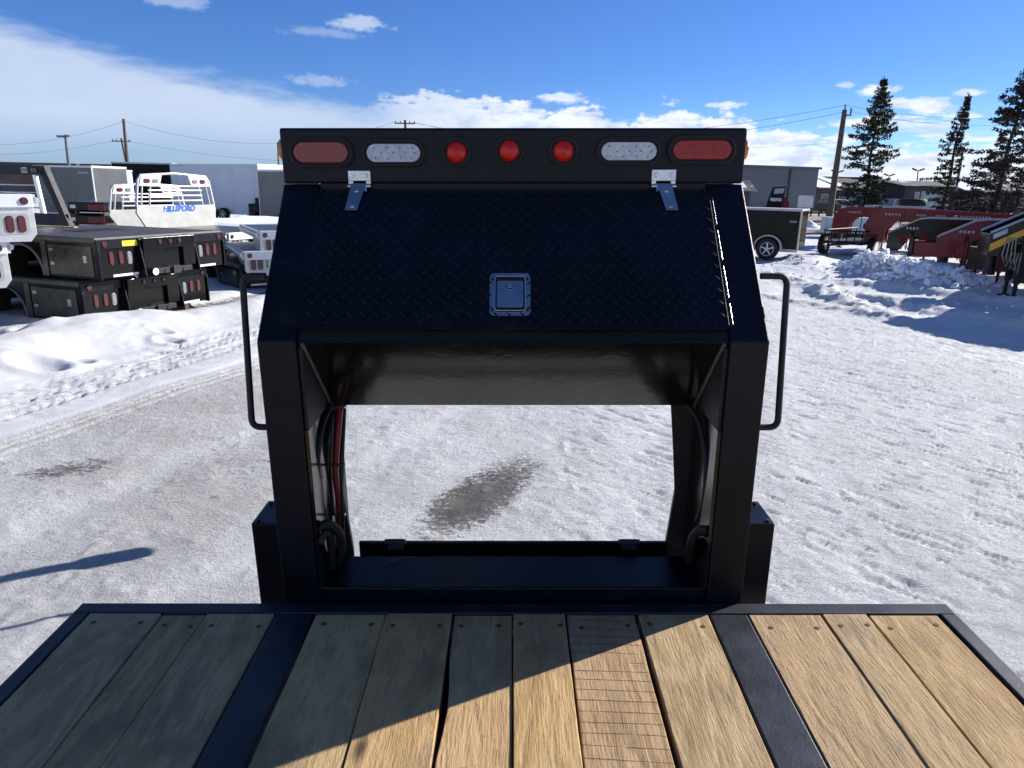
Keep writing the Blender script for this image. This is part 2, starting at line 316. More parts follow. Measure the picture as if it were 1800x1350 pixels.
# ------------------------------------------------------------------ mesh builder
class MB:
    def __init__(s): s.v = []; s.f = []; s.sm = []
    def add(s, vs, fs, smooth=False):
        o = len(s.v); s.v += [tuple(x) for x in vs]; s.f += [tuple(i + o for i in f) for f in fs]; s.sm += [smooth] * len(fs); return s
    def box(s, c, d, rot=None):
        hx, hy, hz = d[0] / 2, d[1] / 2, d[2] / 2
        vs = [Vector((x * hx, y * hy, z * hz)) for z in (-1, 1) for y in (-1, 1) for x in (-1, 1)]
        if rot is not None: vs = [rot @ v for v in vs]
        vs = [v + Vector(c) for v in vs]
        return s.add(vs, [(0, 2, 3, 1), (4, 5, 7, 6), (0, 1, 5, 4), (2, 6, 7, 3), (0, 4, 6, 2), (1, 3, 7, 5)])
    def bb(s, x0, x1, y0, y1, z0, z1): return s.box(((x0 + x1) / 2, (y0 + y1) / 2, (z0 + z1) / 2), (x1 - x0, y1 - y0, z1 - z0))
    def prism(s, pts, vec):
        pts = [Vector(p) for p in pts]; vec = Vector(vec); n = len(pts)
        nrm = Vector((0, 0, 0))
        for i in range(n): nrm += pts[i].cross(pts[(i + 1) % n])
        if nrm.dot(vec) > 0: pts = pts[::-1]
        vs = pts + [p + vec for p in pts]
        fs = [tuple(range(n)), tuple(range(2 * n - 1, n - 1, -1))]
        fs += [(i, i + n, (i + 1) % n + n, (i + 1) % n) for i in range(n)]
        return s.add(vs, fs)
    def cyl(s, p0, p1, r0, r1=None, n=14, cap=True, smooth=True):
        p0 = Vector(p0); p1 = Vector(p1); r1 = r0 if r1 is None else r1
        a = (p1 - p0).normalized(); t = a.orthogonal().normalized(); u = a.cross(t)
        vs = []
        for p, r in ((p0, r0), (p1, r1)):
            for i in range(n):
                q = 2 * math.pi * i / n; vs.append(p + (t * math.cos(q) + u * math.sin(q)) * r)
        s.add(vs, [(i, (i + 1) % n, (i + 1) % n + n, i + n) for i in range(n)], smooth)
        if cap: s.add(vs[:n], [tuple(range(n - 1, -1, -1))]); s.add(vs[n:], [tuple(range(n))])
        return s
    def tube(s, pts, r, n=10, closed=False):
        pts = [Vector(p) for p in pts]; N = len(pts); vs = []; t = None
        for i, p in enumerate(pts):
            a = (pts[(i + 1) % N] - pts[i - 1]) if closed else (pts[min(i + 1, N - 1)] - pts[max(i - 1, 0)])
            a.normalize()
            if t is None: t = a.orthogonal().normalized()
            t = (t - a * t.dot(a)).normalized(); u = a.cross(t)
            for j in range(n):
                q = 2 * math.pi * j / n; vs.append(p + (t * math.cos(q) + u * math.sin(q)) * r)
        fs = []
        for i in range(N if closed else N - 1):
            for j in range(n):
                k1 = (i + 1) % N
                fs.append((i * n + j, i * n + (j + 1) % n, k1 * n + (j + 1) % n, k1 * n + j))
        s.add(vs, fs, True)
        if not closed: s.add(vs[:n], [tuple(range(n - 1, -1, -1))]); s.add(vs[-n:], [tuple(range(n))])
        return s
    def oval(s, c, w_, h, dpt, ex=(1, 0, 0), ez=(0, 0, 1), n=8):     # stadium plate, its thickness along ex x ez from c
        ex = Vector(ex); ez = Vector(ez); nn = ex.cross(ez).normalized(); r = min(w_, h) / 2; pts = []
        sw, sh = w_ / 2 - r, h / 2 - r
        for k_, (sx, sz) in enumerate(((1, 1), (-1, 1), (-1, -1), (1, -1))):
            for i in range(n + 1):
                q = math.pi / 2 * (k_ + i / n); pts.append(Vector(c) + ex * (sx * sw + r * math.cos(q)) + ez * (sz * sh + r * math.sin(q)))
        return s.prism(pts, nn * dpt)
    def rrect(s, c, w_, h, r, dpt, ex=(1, 0, 0), ez=(0, 0, 1), n=5):
        ex = Vector(ex); ez = Vector(ez); nn = ex.cross(ez).normalized(); pts = []
        for k_, (sx, sz) in enumerate(((1, 1), (-1, 1), (-1, -1), (1, -1))):
            for i in range(n + 1):
                q = math.pi / 2 * (k_ + i / n); pts.append(Vector(c) + ex * (sx * (w_ / 2 - r) + r * math.cos(q)) + ez * (sz * (h / 2 - r) + r * math.sin(q)))
        return s.prism(pts, nn * dpt)
    def build(s, name, m, parent=None, bevel=0, loc=None, rotz=0):
        me = bpy.data.meshes.new(name); me.from_pydata(s.v, [], s.f); me.update()
        me.polygons.foreach_set('use_smooth', s.sm)
        me.materials.append(M[m] if isinstance(m, str) else m)
        o = bpy.data.objects.new(name, me); sc.collection.objects.link(o)
        if parent is not None: o.parent = parent
        if loc is not None: o.location = loc
        if rotz: o.rotation_euler = (0, 0, rotz)
        if bevel:
            bv = o.modifiers.new('bevel', 'BEVEL'); bv.width = bevel; bv.segments = 2; bv.limit_method = 'ANGLE'
            bv.angle_limit = R(40); bv.harden_normals = False
        return o
def tag(o, label=None, cat=None, group=None, kind=None):
    if label: o['label'] = label
    if cat: o['category'] = cat
    if group: o['group'] = group
    if kind: o['kind'] = kind
    return o
def thing(name, label, cat, loc=(0, 0, 0), rotz=0, group=None):
    o = bpy.data.objects.new(name, None); sc.collection.objects.link(o); o.empty_display_size = .3
    o.location = loc; o.rotation_euler = (0, 0, rotz); return tag(o, label, cat, group)
def copy_tree(o, parent=None):
    c = o.copy(); sc.collection.objects.link(c)
    if parent is not None: c.parent = parent
    for ch in list(o.children): copy_tree(ch, c)
    return c
def text_mesh(name, s, size, m, parent, mw, thick=.004, shear=0.0, sx=1.0):
    cu = bpy.data.curves.new(name, 'FONT'); cu.body = s; cu.size = size; cu.extrude = thick; cu.align_x = 'CENTER'; cu.align_y = 'CENTER'; cu.shear = shear; cu.offset = size * .045
    t = bpy.data.objects.new(name, cu); me = bpy.data.meshes.new_from_object(t); bpy.data.objects.remove(t)
    me.materials.clear(); me.materials.append(M[m])
    o = bpy.data.objects.new(name, me); sc.collection.objects.link(o); o.parent = parent
    o.matrix_local = mw @ Matrix.Diagonal((sx, 1, 1, 1)); return o
def facing(x, y, z, rz=0): return Matrix.Translation((x, y, z)) @ Matrix.Rotation(rz, 4, 'Z') @ Matrix.Rotation(R(90), 4, 'X')   # text upright facing -y
def bar_text(mb, x, y, z, wid, h, n):       # unreadable small lettering: a row of little raised strokes, facing -y
    st = wid / n
    for i in range(n):
        mb.bb(x + i * st, x + (i + .62) * st, y - .006, y, z + (.0 if i % 3 else .15 * h), z + h)

# ------------------------------------------------------------------ ground
def vnoise(x, y, seed=0):                   # numpy value noise, 0..1
    xi = np.floor(x).astype(np.int64); yi = np.floor(y).astype(np.int64); xf = x - xi; yf = y - yi
    xf = xf * xf * (3 - 2 * xf); yf = yf * yf * (3 - 2 * yf)
    def h(a, c_):
        n_ = (a * 374761393 + c_ * 668265263 + seed * 974711) & 0x7fffffff
        n_ = (n_ ^ (n_ >> 13)) * 1274126177 & 0x7fffffff
        return ((n_ ^ (n_ >> 16)) & 0xffff) / 65535.0
    return (h(xi, yi) * (1 - xf) + h(xi + 1, yi) * xf) * (1 - yf) + (h(xi, yi + 1) * (1 - xf) + h(xi + 1, yi + 1) * xf) * yf
def fbm(x, y, o=4, seed=0, g=.5):
    s_ = 0; a = 1; t_ = 0
    for i in range(o): s_ = s_ + a * vnoise(x * 2 ** i + 17 * i, y * 2 ** i - 9 * i, seed + i); t_ += a; a *= g
    return s_ / t_
def sstep(v, a, c_): t_ = np.clip((v - a) / (c_ - a), 0, 1); return t_ * t_ * (3 - 2 * t_)
def axis(segs):
    out_ = [segs[0][0]]
    for (a, c_, d0, d1) in segs:
        n_ = max(1, int(round((c_ - a) / ((d0 + d1) / 2)))); st = np.linspace(d0, d1, n_); st *= (c_ - a) / st.sum()
        out_ += list(a + np.cumsum(st))
    return np.array(out_)
gx = axis([(-1500, -60, 200, 8), (-60, -14, 5, .5), (-14, -7.5, .5, .06), (-7.5, -4, .06, .03), (-4, 4.6, .028, .028), (4.6, 13, .03, .08), (13, 22, .08, .5), (22, 60, .5, 5), (60, 1500, 8, 200)])
gy = axis([(-300, -10, 60, 4), (-10, 1.5, 2, .3), (1.5, 2.4, .2, .03), (2.4, 7, .026, .03), (7, 14, .035, .06), (14, 30, .07, .25), (30, 100, .4, 3), (100, 3000, 6, 300)])
XX, YY = np.meshgrid(gx, gy)
sL = (XX + 4.18) * -.95 + (YY - 5.37) * .31           # distance left of the cleared lane's edge
tL = (XX + 4.18) * .31 + (YY - 5.37) * .95
nearm = 1 - sstep(np.hypot(XX, YY - 6), 26, 40)
wob = (fbm(XX * .6, YY * .6, 3, 5) - .5)
Z = (fbm(XX * .5, YY * .5, 4, 1) - .5) * .10 * nearm
lane = 1 - sstep(sL + wob * .3, -.05, .10)             # 1 on the driven lane
crunch = lane.copy()
Zf = (fbm(XX * 9, YY * 12, 4, 11, .7) - .5) * .018
Zf += (fbm(XX * 2.6 + YY * 1.0, YY * 5 - XX * 1.6, 3, 15) - .5) * .009
clod = np.clip(fbm(XX * 11, YY * 11, 2, 21) - .66, 0, 1) * .05
Z += (Zf + clod) * lane * nearm
# left: smooth strip, tyre prints, bank
strip = sstep(sL, .0, .12); Z += strip * .015 * nearm
wL = sstep(sL, .42, .5) * (1 - sstep(sL, 1.28, 1.42)) * sstep(tL, -3, -2) * (1 - sstep(tL, 14, 18))
for s0, wd, phs in ((.50, .085, 0), (.68, .085, .3), (.86, .085, .1), (1.04, .085, .4), (1.22, .085, .05), (1.37, .07, .33)):
    c0 = sL - s0 - .12 * wob
    inn = np.exp(-(c0 / wd) ** 6)
    chev = np.sin((tL + c0 * (1.1 if phs > .2 else -1.1) + phs + .05 * np.sin(tL * 2.3) + .1 * wob) * 2 * math.pi / .118)
    Z += inn * wL * (-.020 + .017 * np.clip(chev * 1.5 + (fbm(XX * 9, YY * 9, 3, 45) - .5) * 3.2, -1, 1)) * (.2 + 1.4 * fbm(XX * 1.1, YY * 1.1, 3, 44))
Z += wL * (fbm(XX * 6, YY * 6, 3, 33) - .5) * .04
bank_len = (1 - sstep(tL, 16, 22)) * sstep(tL, -8, -4)
bk = sstep(sL + wob * .5, 1.45, 2.5)
back = 1 - .85 * sstep(sL + wob * .4, 2.7, 3.3 + .0 * sL)
bump_ = np.exp(-((sL - 3.35) / .55) ** 2 - ((tL - 3.0) / .9) ** 2) * .16
Z += bk * back * (.27 + .08 * wob) * (1 - .55 * sstep(tL, 3.6, 5.2)) * bank_len + bump_
Z += bk * (fbm(XX * 1.7, YY * 1.7, 4, 52) - .5) * .09 * bank_len
Z += sstep(sL, .1, .4) * (fbm(XX * 12, YY * 12, 4, 53, .65) - .5) * .022 * nearm * (.3 + 1.4 * fbm(XX * .9, YY * .9, 2, 54))
for hx, hy, hr, hd in ((-5.3, 7.58, .20, .08), (-5.02, 7.9, .1, .05), (-4.55, 9.1, .12, .07), (-6.3, 9.0, .15, .09), (-4.8, 9.4, .1, .05)):
    rr = np.hypot((XX - hx) * .8, (YY - hy) * 1.3) / hr
    Z += -hd * np.exp(-rr ** 2) + hd * .6 * np.exp(-((rr - 1.5) / .5) ** 2)
bare = np.exp(-(((sL - 3.25 + .25 * wob) / .50) ** 4)) * sstep(tL, 4.2, 5.4) * (1 - sstep(tL, 8.2, 9.2)); Z -= bare * .12
# thin dark ruts along the lane edge
rut = np.zeros_like(Z)
for r0 in (-.06, -.16, -.30):
    rut += np.exp(-((sL - r0 + .05 * wob) / .022) ** 2)
Z -= rut * .018 * nearm
# faint long wheel ruts across the lane
for r0, a_ in ((-1.6, .012), (-3.1, .012)): Z -= np.exp(-((sL - r0 + wob * .4) / .22) ** 2) * a_ * nearm
# right: windrows and the rubble pile
def ridge(p0, p1, wd, h_, seed, rough_=.5, taper=.8):
    global Z
    p0 = np.array(p0, float); p1 = np.array(p1, float); d_ = p1 - p0; L_ = np.hypot(*d_); d_ /= L_
    t_ = (XX - p0[0]) * d_[0] + (YY - p0[1]) * d_[1]; s_ = -(XX - p0[0]) * d_[1] + (YY - p0[1]) * d_[0]
    e_ = sstep(t_, -taper, taper * .6) * (1 - sstep(t_, L_ - taper * .6, L_ + taper))
    nz = fbm(XX * 1.3 / wd, YY * 1.3 / wd, 4, seed) - .5
    prof = np.exp(-np.abs((s_ + nz * wd * .8) / wd) ** 2.4)
    add = prof * e_ * (h_ + nz * h_ * rough_ * 1.5)
    if rough_ > .6: add += prof * e_ * h_ * .5 * (np.abs(fbm(XX * 3.2, YY * 3.2, 3, seed + 9, .6) - .5) * 3 - .45)
    Z += add; return prof * e_
q1 = ridge((10.0, 20.4), (10.7, 16.6), .85, .36, 61, .9, 1.0)
q1b = ridge((9.8, 23.6), (8.4, 20.2), .7, .20, 63, .5, 1.5)
q2 = ridge((7.0, 19.0), (6.6, 12.4), .30, .12, 67, .7)
q3 = ridge((7.0, 15.6), (9.2, 9.5), .34, .14, 71, .6)
q4 = ridge((5.4, 14.8), (6.9, 11.5), .25, .07, 73, .6)
q5 = ridge((8.2, 17.5), (11.5, 12.5), .40, .16, 75, .6)
wr_ = sum(np.exp(-((sL - r0 + wob * .4) / .20) ** 2) for r0 in (-1.6, -3.1, -5.0, -6.4)); crunch = crunch * (1 - .45 * wr_)
Z += sstep(XX - .05 * YY, 4.6, 6.2) * nearm * (fbm(XX * 6, YY * 6, 4, 57, .65) - .5) * .06 * sstep(YY, 7, 10)
crunch = np.clip(crunch * (1 - .5 * sstep(XX - .08 * YY, 5.0, 6.5)) + .0, 0, 1)
# sparse chips and small drag marks on the right of the lane
ur, vr = XX * .64 - YY * .77, XX * .77 + YY * .64
chip = np.clip(fbm(ur * 5 + 2 * wob, vr * 24, 3, 81) - .60, 0, 1) * sstep(XX, -.5, 1.0)
Z -= chip * .085 * lane * nearm
for (tx, ty, tdx, tdy, n_) in ((4.6, 5.9, -.25, -.97, 26), (6.0, 8.6, .45, -.9, 30)):     # two tyre prints
    s_ = (XX - tx) * -tdy + (YY - ty) * tdx; t_ = (XX - tx) * tdx + (YY - ty) * tdy
    inn = np.exp(-((s_) / .14) ** 6) * sstep(t_, -.1, .1) * (1 - sstep(t_, n_ * .09, n_ * .09 + .3))
    Z += inn * .016 * np.sign(np.sin(t_ * 2 * math.pi / .1 + np.abs(s_) * 9)) * (fbm(XX * 2, YY * 2, 2, 90))
# stains of exposed dark gravel / wet dirt
def blob(cx, cy, rx, ry, ang):
    c_, s_ = math.cos(ang), math.sin(ang); a_ = ((XX - cx) * c_ + (YY - cy) * s_) / rx; d_ = (-(XX - cx) * s_ + (YY - cy) * c_) / ry
    return np.clip(1 - (a_ ** 2 + d_ ** 2), 0, 1) ** .7
dirt = .56 * blob(-.15, 4.68, 1.12, .31, R(66)) + .26 * blob(-.24, 4.58, 1.25, .55, R(60)) + .16 * blob(-.33, 4.4, .5, .3, R(40))
dirt += .62 * blob(-3.30, 4.85, .42, .24, R(30)) + .4 * blob(-3.95, 4.95, .4, .12, R(160))
dirt += (.10 + .16 * sstep(fbm(XX * .8, YY * .8, 3, 95), .45, .7)) * lane * sstep(-XX, .8, 2.0) * nearm
dirt += .45 * rut * nearm * (fbm(XX * 1.2, YY * 1.2, 2, 96) * 1.4)
dirt += bare * .9
dirt += .5 * blob(9.6, 23.4, 2.2, .7, R(-10)) + .45 * blob(12.6, 25.2, 2.6, .8, R(15)) + .35 * q1 * (fbm(XX * 2, YY * 2, 3, 98) > .62)
dirt += .35 * blob(4.4, 5.9, .3, .12, 0) + .22 * blob(-1.9, 5.4, 1.2, .7, R(40)) + .2 * blob(-2.5, 3.4, .8, .5, 0)
verge = sstep(YY + (fbm(XX * .15, YY * .15, 2, 99) - .5) * 8, 31, 37) * sstep(XX, 0, 8)
Z -= verge * 0.0
me = bpy.data.meshes.new('ground')
ny, nx = XX.shape
co = np.stack([XX, YY, Z], -1).reshape(-1, 3).astype(np.float32)
idx = np.arange(nx * ny).reshape(ny, nx)
quads = np.stack([idx[:-1, :-1], idx[:-1, 1:], idx[1:, 1:], idx[1:, :-1]], -1).reshape(-1, 4)
me.vertices.add(nx * ny); me.vertices.foreach_set('co', co.ravel())
me.loops.add(quads.size); me.loops.foreach_set('vertex_index', quads.ravel().astype(np.int32))
me.polygons.add(len(quads)); me.polygons.foreach_set('loop_start', np.arange(0, quads.size, 4, dtype=np.int32)); me.polygons.foreach_set('loop_total', np.full(len(quads), 4, np.int32))
me.update(); me.polygons.foreach_set('use_smooth', np.ones(len(quads), bool))
for nm, arr in (('dirt', dirt), ('crunch', crunch), ('verge', verge)):
    a_ = me.attributes.new(nm, 'FLOAT', 'POINT'); a_.data.foreach_set('value', arr.ravel().astype(np.float32))
me.materials.append(M['snow'])
ground = bpy.data.objects.new('snowy_ground', me); sc.collection.objects.link(ground); tag(ground, kind='structure')
ground['label'] = 'packed snow and ice of the yard with tyre tracks and dirty patches'
def gz(x, y):
    i = min(max(np.searchsorted(gy, y), 0), ny - 1); j = min(max(np.searchsorted(gx, x), 0), nx - 1); return float(Z[i, j])

# low hills on the horizon
mb = MB()
hp = [(x, 1400 + 100 * math.sin(x * .004), 0) for x in range(-1800, 1900, 60)]
tops = [8 + 10 * float(fbm(np.array([x * .004]), np.array([3.3]), 4, 3)[0]) for x, _, _ in hp]
for i in range(len(hp) - 1):
    a, c_ = hp[i], hp[i + 1]
    mb.add([(a[0], a[1], -2), (c_[0], c_[1], -2), (c_[0], c_[1] + 60, tops[i + 1]), (a[0], a[1] + 60, tops[i]), (c_[0], c_[1] + 260, tops[i + 1] * .8), (a[0], a[1] + 260, tops[i] * .8)], [(0, 1, 2, 3), (3, 2, 4, 5)], True)
M['hill'] = mat('distant_hill', (.20, .21, .22), .9, var=.4, vscale=.004)
tag(mb.build('hills', 'hill'), 'low distant hills along the horizon', kind='structure')

# ------------------------------------------------------------------ the foreground flatbed with its light rack
fT = (Fw + ((902 - 900) / FPX) * Rt - ((305 - 675) / FPX) * Up).normalized()
rT = (Rt - fT * Rt.dot(fT)).normalized(); uT = rT.cross(fT)
HD = 1.06
o_ = cam_pos - uT * HD
T = Matrix(((rT.x, fT.x, uT.x, o_.x), (rT.y, fT.y, uT.y, o_.y), (rT.z, fT.z, uT.z, o_.z), (0, 0, 0, 1)))
bed = thing('flatbed_trailer', 'black gooseneck flatbed with oak plank deck and tall black light rack, filling the foreground', 'flatbed trailer')
bed.matrix_world = T
YF = 1.567                                    # front edge of the deck
# deck frame: edge strips and the two steel strips between the planks (tops at z = 0)
f = MB()
f.bb(-1.11, 1.115, YF - .042, YF, -.10, .0)
f.bb(-1.11, -1.07, -4.2, YF - .044, -.10, .0); f.bb(1.075, 1.115, -4.2, YF - .044, -.10, .0)
f.build('deck_frame', 'worn', bed, .003)
for x0, x1 in ((-.594, -.502), (.494, .588)):
    MB().bb(x0, x1, -4.2, YF - .045, -.06, -.002).build('deck_beam', 'worn', bed, .003)
r_ = MB()
for sx in (-1, 1):
    r_.bb(min(sx * 1.13, sx * 1.16), max(sx * 1.13, sx * 1.16), -4.2, YF - .40, -.16, -.05)
    for i in range(8): r_.bb(min(sx * 1.113, sx * 1.13), max(sx * 1.113, sx * 1.13), YF - .55 - i * .6, YF - .49 - i * .6, -.14, -.06)
r_.build('rub_rail', 'worn', bed, .003)
u = MB()
for x in (-.55, .55): u.bb(x - .05, x + .05, -4.1, YF - .06, -.36, -.11)
u.bb(-.49, .48, -4.1, YF - .06, -.075, -.055)  # dark sheet added under the centre planks so their gaps stay dark
for i in range(8): u.bb(-1.05, 1.05, -3.9 + i * .68, -3.84 + i * .68, -.20, -.101)
u.build('chassis', 'blackmatt', bed)
for sx in (-1, 1):
    for y in (-2.2, -3.1): MB().cyl((sx * .82, y, -.66), (sx * 1.04, y, -.66), .37, n=24).build('wheel', 'tyre', bed, .02)
# planks
pk = random.Random(3)
def plank(x0, x1, m, y1=YF - .046, dz=0.0, chip=0):
    L_ = y1 + 4.2; cx = (x0 + x1) / 2; w2 = (x1 - x0) / 2; cy = (y1 - 4.2) / 2
    mb = MB(); n_ = 90; rng = random.Random(int(x0 * 1000) + 5)
    top, bot = [], []
    ya = np.linspace(-L_ / 2, L_ / 2, n_)
    jl = [rng.uniform(-1, 1) for _ in range(n_)]; jr = [rng.uniform(-1, 1) for _ in range(n_)]
    vs = []
    for i, y in enumerate(ya):
        a_ = .0014 * math.sin(y * 2.1 + x0 * 9) + .0008 * jl[i]; c_ = .0014 * math.sin(y * 1.7 + x1 * 7 + 2) + .0008 * jr[i]
        if chip and abs(y - (L_ / 2 - chip)) < .12: a_ += .008 * math.cos((y - (L_ / 2 - chip)) / .12 * math.pi / 2) + .002 * jl[i]
        l, r2 = -w2 + .0015 + max(a_, -.001), w2 - .0015 - max(c_, -.001)
        vs += [(l, y, -.04), (l, y, -.002), (l + .002, y, 0), (r2 - .002, y, 0), (r2, y, -.002), (r2, y, -.04)]
    fs = []
    for i in range(n_ - 1):
        for j in range(5): fs.append((i * 6 + j, i * 6 + j + 1, (i + 1) * 6 + j + 1, (i + 1) * 6 + j))
    fs = [q[::-1] for q in fs]
    fs += [tuple(range(6)), tuple(range(n_ * 6 - 1, n_ * 6 - 7, -1))]
    mb.add(vs, fs)
    o = mb.build('plank', m, bed, loc=(cx, cy, dz))
    for sx in ((-.31, .31) if w2 > .05 else (0,)):
        s_ = MB(); xx = sx * (x1 - x0) + rng.uniform(-.01, .01); yy = L_ / 2 - .045 + rng.uniform(-.008, .008)
        s_.cyl((xx, yy, -.004), (xx, yy, .0012), .0062, n=12); s_.cyl((xx, yy, .0012), (xx, yy, .0016), .0035, .0035, n=6)
        s_.build('screw', 'rust', o)
    return o
cs = [-.498, -.319, -.147, .0, .133, .313, .490]
ms = ['woodgrey', 'wood', 'wood', 'wood', 'wood3', 'wood2']
for i in range(6): plank(cs[i], cs[i + 1] - (.006 if i in (1, 4) else .0), ms[i], dz=(-.001, .0025, -.004, .001, -.002, 0.0)[i] - .002, chip=.30 if i == 2 else 0)
ls = [-1.068, -.883, -.770, -.598]
for i in range(3): plank(ls[i], ls[i + 1], ('wood2', 'woodgrey', 'woodgrey')[i], dz=(.002, -.003, .001)[i] - .002)
rs = [.592, .775, .893, 1.073]
for i in range(3): plank(rs[i], rs[i + 1] - (.003 if i else .0), ('wood', 'wood2', 'wood')[i], dz=(-.001, .002, -.002)[i] - .002)

# rack posts, slanted cheeks and header
Zb, Zt0, Zt1 = .69, 1.033, 1.170            # bend, foot of header, top
Y1, Y2 = YF + .0025, 1.872                           # post face, header face
DP = .10
XO, XI = .59, .50
for sx in (-1, 1):
    a_, c_ = sorted((sx * XO, sx * XI)); mb = MB()
    mb.prism([(a_, Y1, -.05), (a_, Y1 + DP * .9, -.05), (a_, Y1 + DP * .9, Zb - .02), (a_, Y2 + .12, Zt0 + .0), (a_, Y2 + .12, Zt0 - .02 + .02), (a_, Y2, Zt0), (a_, Y1, Zb)], (c_ - a_, 0, 0))
    mb.build('rack_post', 'black', bed, .004)
# slanted box face behind the lid
ny_, nz_ = (Zt0 - Zb), -(Y2 - Y1); nl_ = math.hypot(ny_, nz_); nvec = Vector((0, -ny_ / nl_, -nz_ / nl_))      # outward normal (back and up)
svec = Vector((0, (Y2 - Y1), (Zt0 - Zb))).normalized(); SL = math.hypot(Y2 - Y1, Zt0 - Zb)
P0 = Vector((0, Y1, Zb))
def onface(x, s_, h=0.0): return Vector((x, 0, 0)) + P0 + svec * s_ + nvec * h
box_ = MB()
box_.prism([onface(-XI + .001, .001, -.012), onface(XI - .001, .001, -.012), onface(XI - .001, SL - .002, -.012), onface(-XI + .001, SL - .002, -.012)], -nvec * .004)
box_.build('toolbox', 'blackmatt', bed)
bf = MB(); bf.bb(-XI + .004, XI - .004, Y2 + .006, Y2 + .139, Zt0 - .02, Zt0 + .004); bf.build('header_shelf', 'black', bed)
hd = MB(); hd.bb(-XO, XO, Y2, Y2 + .14, Zt0 + .002, Zt1); hd.build('header', 'black', bed, .006)
# front wall and roof of the tool box, hidden side of the gooseneck
fw = MB(); fw.bb(-XI + .002, XI - .002, 2.30, 2.31, .50, Zt0); fw.bb(-XI + .002, XI - .002, Y2 + .141, 2.30, Zt0 - .02, Zt0); 
for sx in (-1, 1):
    a_ = sx * (XI - .002); fw.prism([(a_, Y1 + .01, Zb - .02), (a_, Y1 + .01, .4705), (a_, 2.30, .4705), (a_, 2.30, Zt0 - .02), (a_, Y2 + .13, Zt0 - .02), (a_, Y2, Zt0 - .01)], (-sx * .008, 0, 0))
fw.build('box_shell', 'blackmatt', bed)
bp = MB()                                   # smooth slanted plate under the lid
bp.prism([(-XI + .012, Y1 + .004, Zb - .004), (XI - .012, Y1 + .004, Zb - .004), (XI - .012, Y1 + .212, .466), (-XI + .012, Y1 + .212, .466)], (0, .006, .005))
bp.build('box_bottom', 'panelgloss', bed)
M['weld'] = mat('weld_bead', (.16, .15, .14), .4, .6)
for sx in (-1, 1):
    wl = MB()
    for i in range(34):
        t_ = i / 33; wl.cyl((sx * (XI - .014), Y1 + .003 + .206 * t_, Zb - .008 - .216 * t_), (sx * (XI - .014), Y1 + .010 + .206 * t_, Zb - .014 - .216 * t_), .0052, .004, n=7)
    wl.build('weld', 'weld', bed)

# lid of diamond plate
lid = MB(); s0, s1 = .030, SL - .035
lid.prism([onface(-.508, s0, .004), onface(.500, s0, .004), onface(.498, s1, .004), onface(-.498, s1, .004)], nvec * .005)
LD = lid.build('lid', 'black', bed, .0015)
tr = MB(); pitch = .031; row = 0; yv = s0 + .02
while yv < s1 - .01:
    xv = -.49 + (pitch / 2 if row % 2 else 0)
    while xv < .49:
        ang = R(45) if row % 2 == 0 else R(-45)
        a_ = Vector((1, 0, 0)) * math.cos(ang) + svec * math.sin(ang); n_ = nvec.cross(a_)
        c_ = onface(xv, yv, .009); l_, w_ = .0105, .0028
        tr.add([c_ - a_ * l_, c_ + n_ * w_, c_ + a_ * l_, c_ - n_ * w_, c_ + nvec * .0012 + a_ * l_ * .45, c_ + nvec * .0012 - a_ * l_ * .45],
               [(0, 3, 5), (3, 4, 5), (3, 2, 4), (2, 1, 4), (1, 5, 4), (1, 0, 5)])
        xv += pitch
    yv += pitch / 2 * 1.1; row += 1
o = tr.build('tread_pattern', 'black', LD); o['kind'] = 'stuff'
sl = MB()
for i in range(26):
    if i % 7 == 4: continue
    a_, c_ = i / 26, (i + .85) / 26; sl.cyl(onface(.5085 - .004 * a_, s0 + .01 + (s1 - s0) * a_, .006), onface(.5085 - .004 * c_, s0 + .01 + (s1 - s0) * c_, .005), .0018 - .0012 * a_, n=6)
sl.build('edge_glint', 'zinc', LD)  # bead added in place of the broken sun glint along the lid edge
# paddle latch
def latch_pt(px, py):
    d = T.inverted().to_3x3() @ ray(px, py); c0 = Vector((0, 0, HD)); n_ = nvec; pp = onface(0, 0, .009)
    t_ = (pp - c0).dot(n_) / d.dot(n_); q = c0 + d * t_; return q.x, (q - P0).dot(svec)
lx0, ly0 = latch_pt(860, 555); lx1, ly1 = latch_pt(932, 480); lx, ls_ = (lx0 + lx1) / 2, (ly0 + ly1) / 2; lw, lh = lx1 - lx0, ly1 - ly0
la = MB(); la.rrect(onface(lx, ls_, .0092), lw, lh, .012, -.003, (1, 0, 0), svec); LA = la.build('latch', 'stainless', LD, .0008)
lb = MB(); lb.rrect(onface(lx, ls_, .0122), lw * .74, lh * .80, .007, -.0016, (1, 0, 0), svec); lb.build('latch_recess', 'blackmatt', LA)
lc = MB(); lc.rrect(onface(lx, ls_ - .002, .0138), lw * .64, lh * .62, .004, -.004, (1, 0, 0), svec); lc.build('latch_paddle', 'stainless', LA, .0012)
ld = MB()
fr = []
for k_, (sx, sz) in enumerate(((1, 1), (-1, 1), (-1, -1), (1, -1))):
    for i in range(5):
        q = math.pi / 2 * (k_ + i / 4); fr.append(onface(lx + sx * (lw * .37 - .007) + .007 * math.cos(q), ls_ + sz * (lh * .40 - .007) + .007 * math.sin(q), .0135))
ld.tube(fr, .0011, 6, True)
ld.cyl(onface(lx, ls_ + .018, .0178), onface(lx, ls_ + .018, .0200), .0062, n=16)
ld.build('latch_lock', 'zinc', LA)
for a_ in (-1, 1):
    for c_ in (-1, 1): MB().cyl(onface(lx + a_ * lw * .43, ls_ + c_ * lh * .36, .0122), onface(lx + a_ * lw * .43, ls_ + c_ * lh * .36, .0132), .0028, n=10).build('latch_rivet', 'blackmatt', LA)
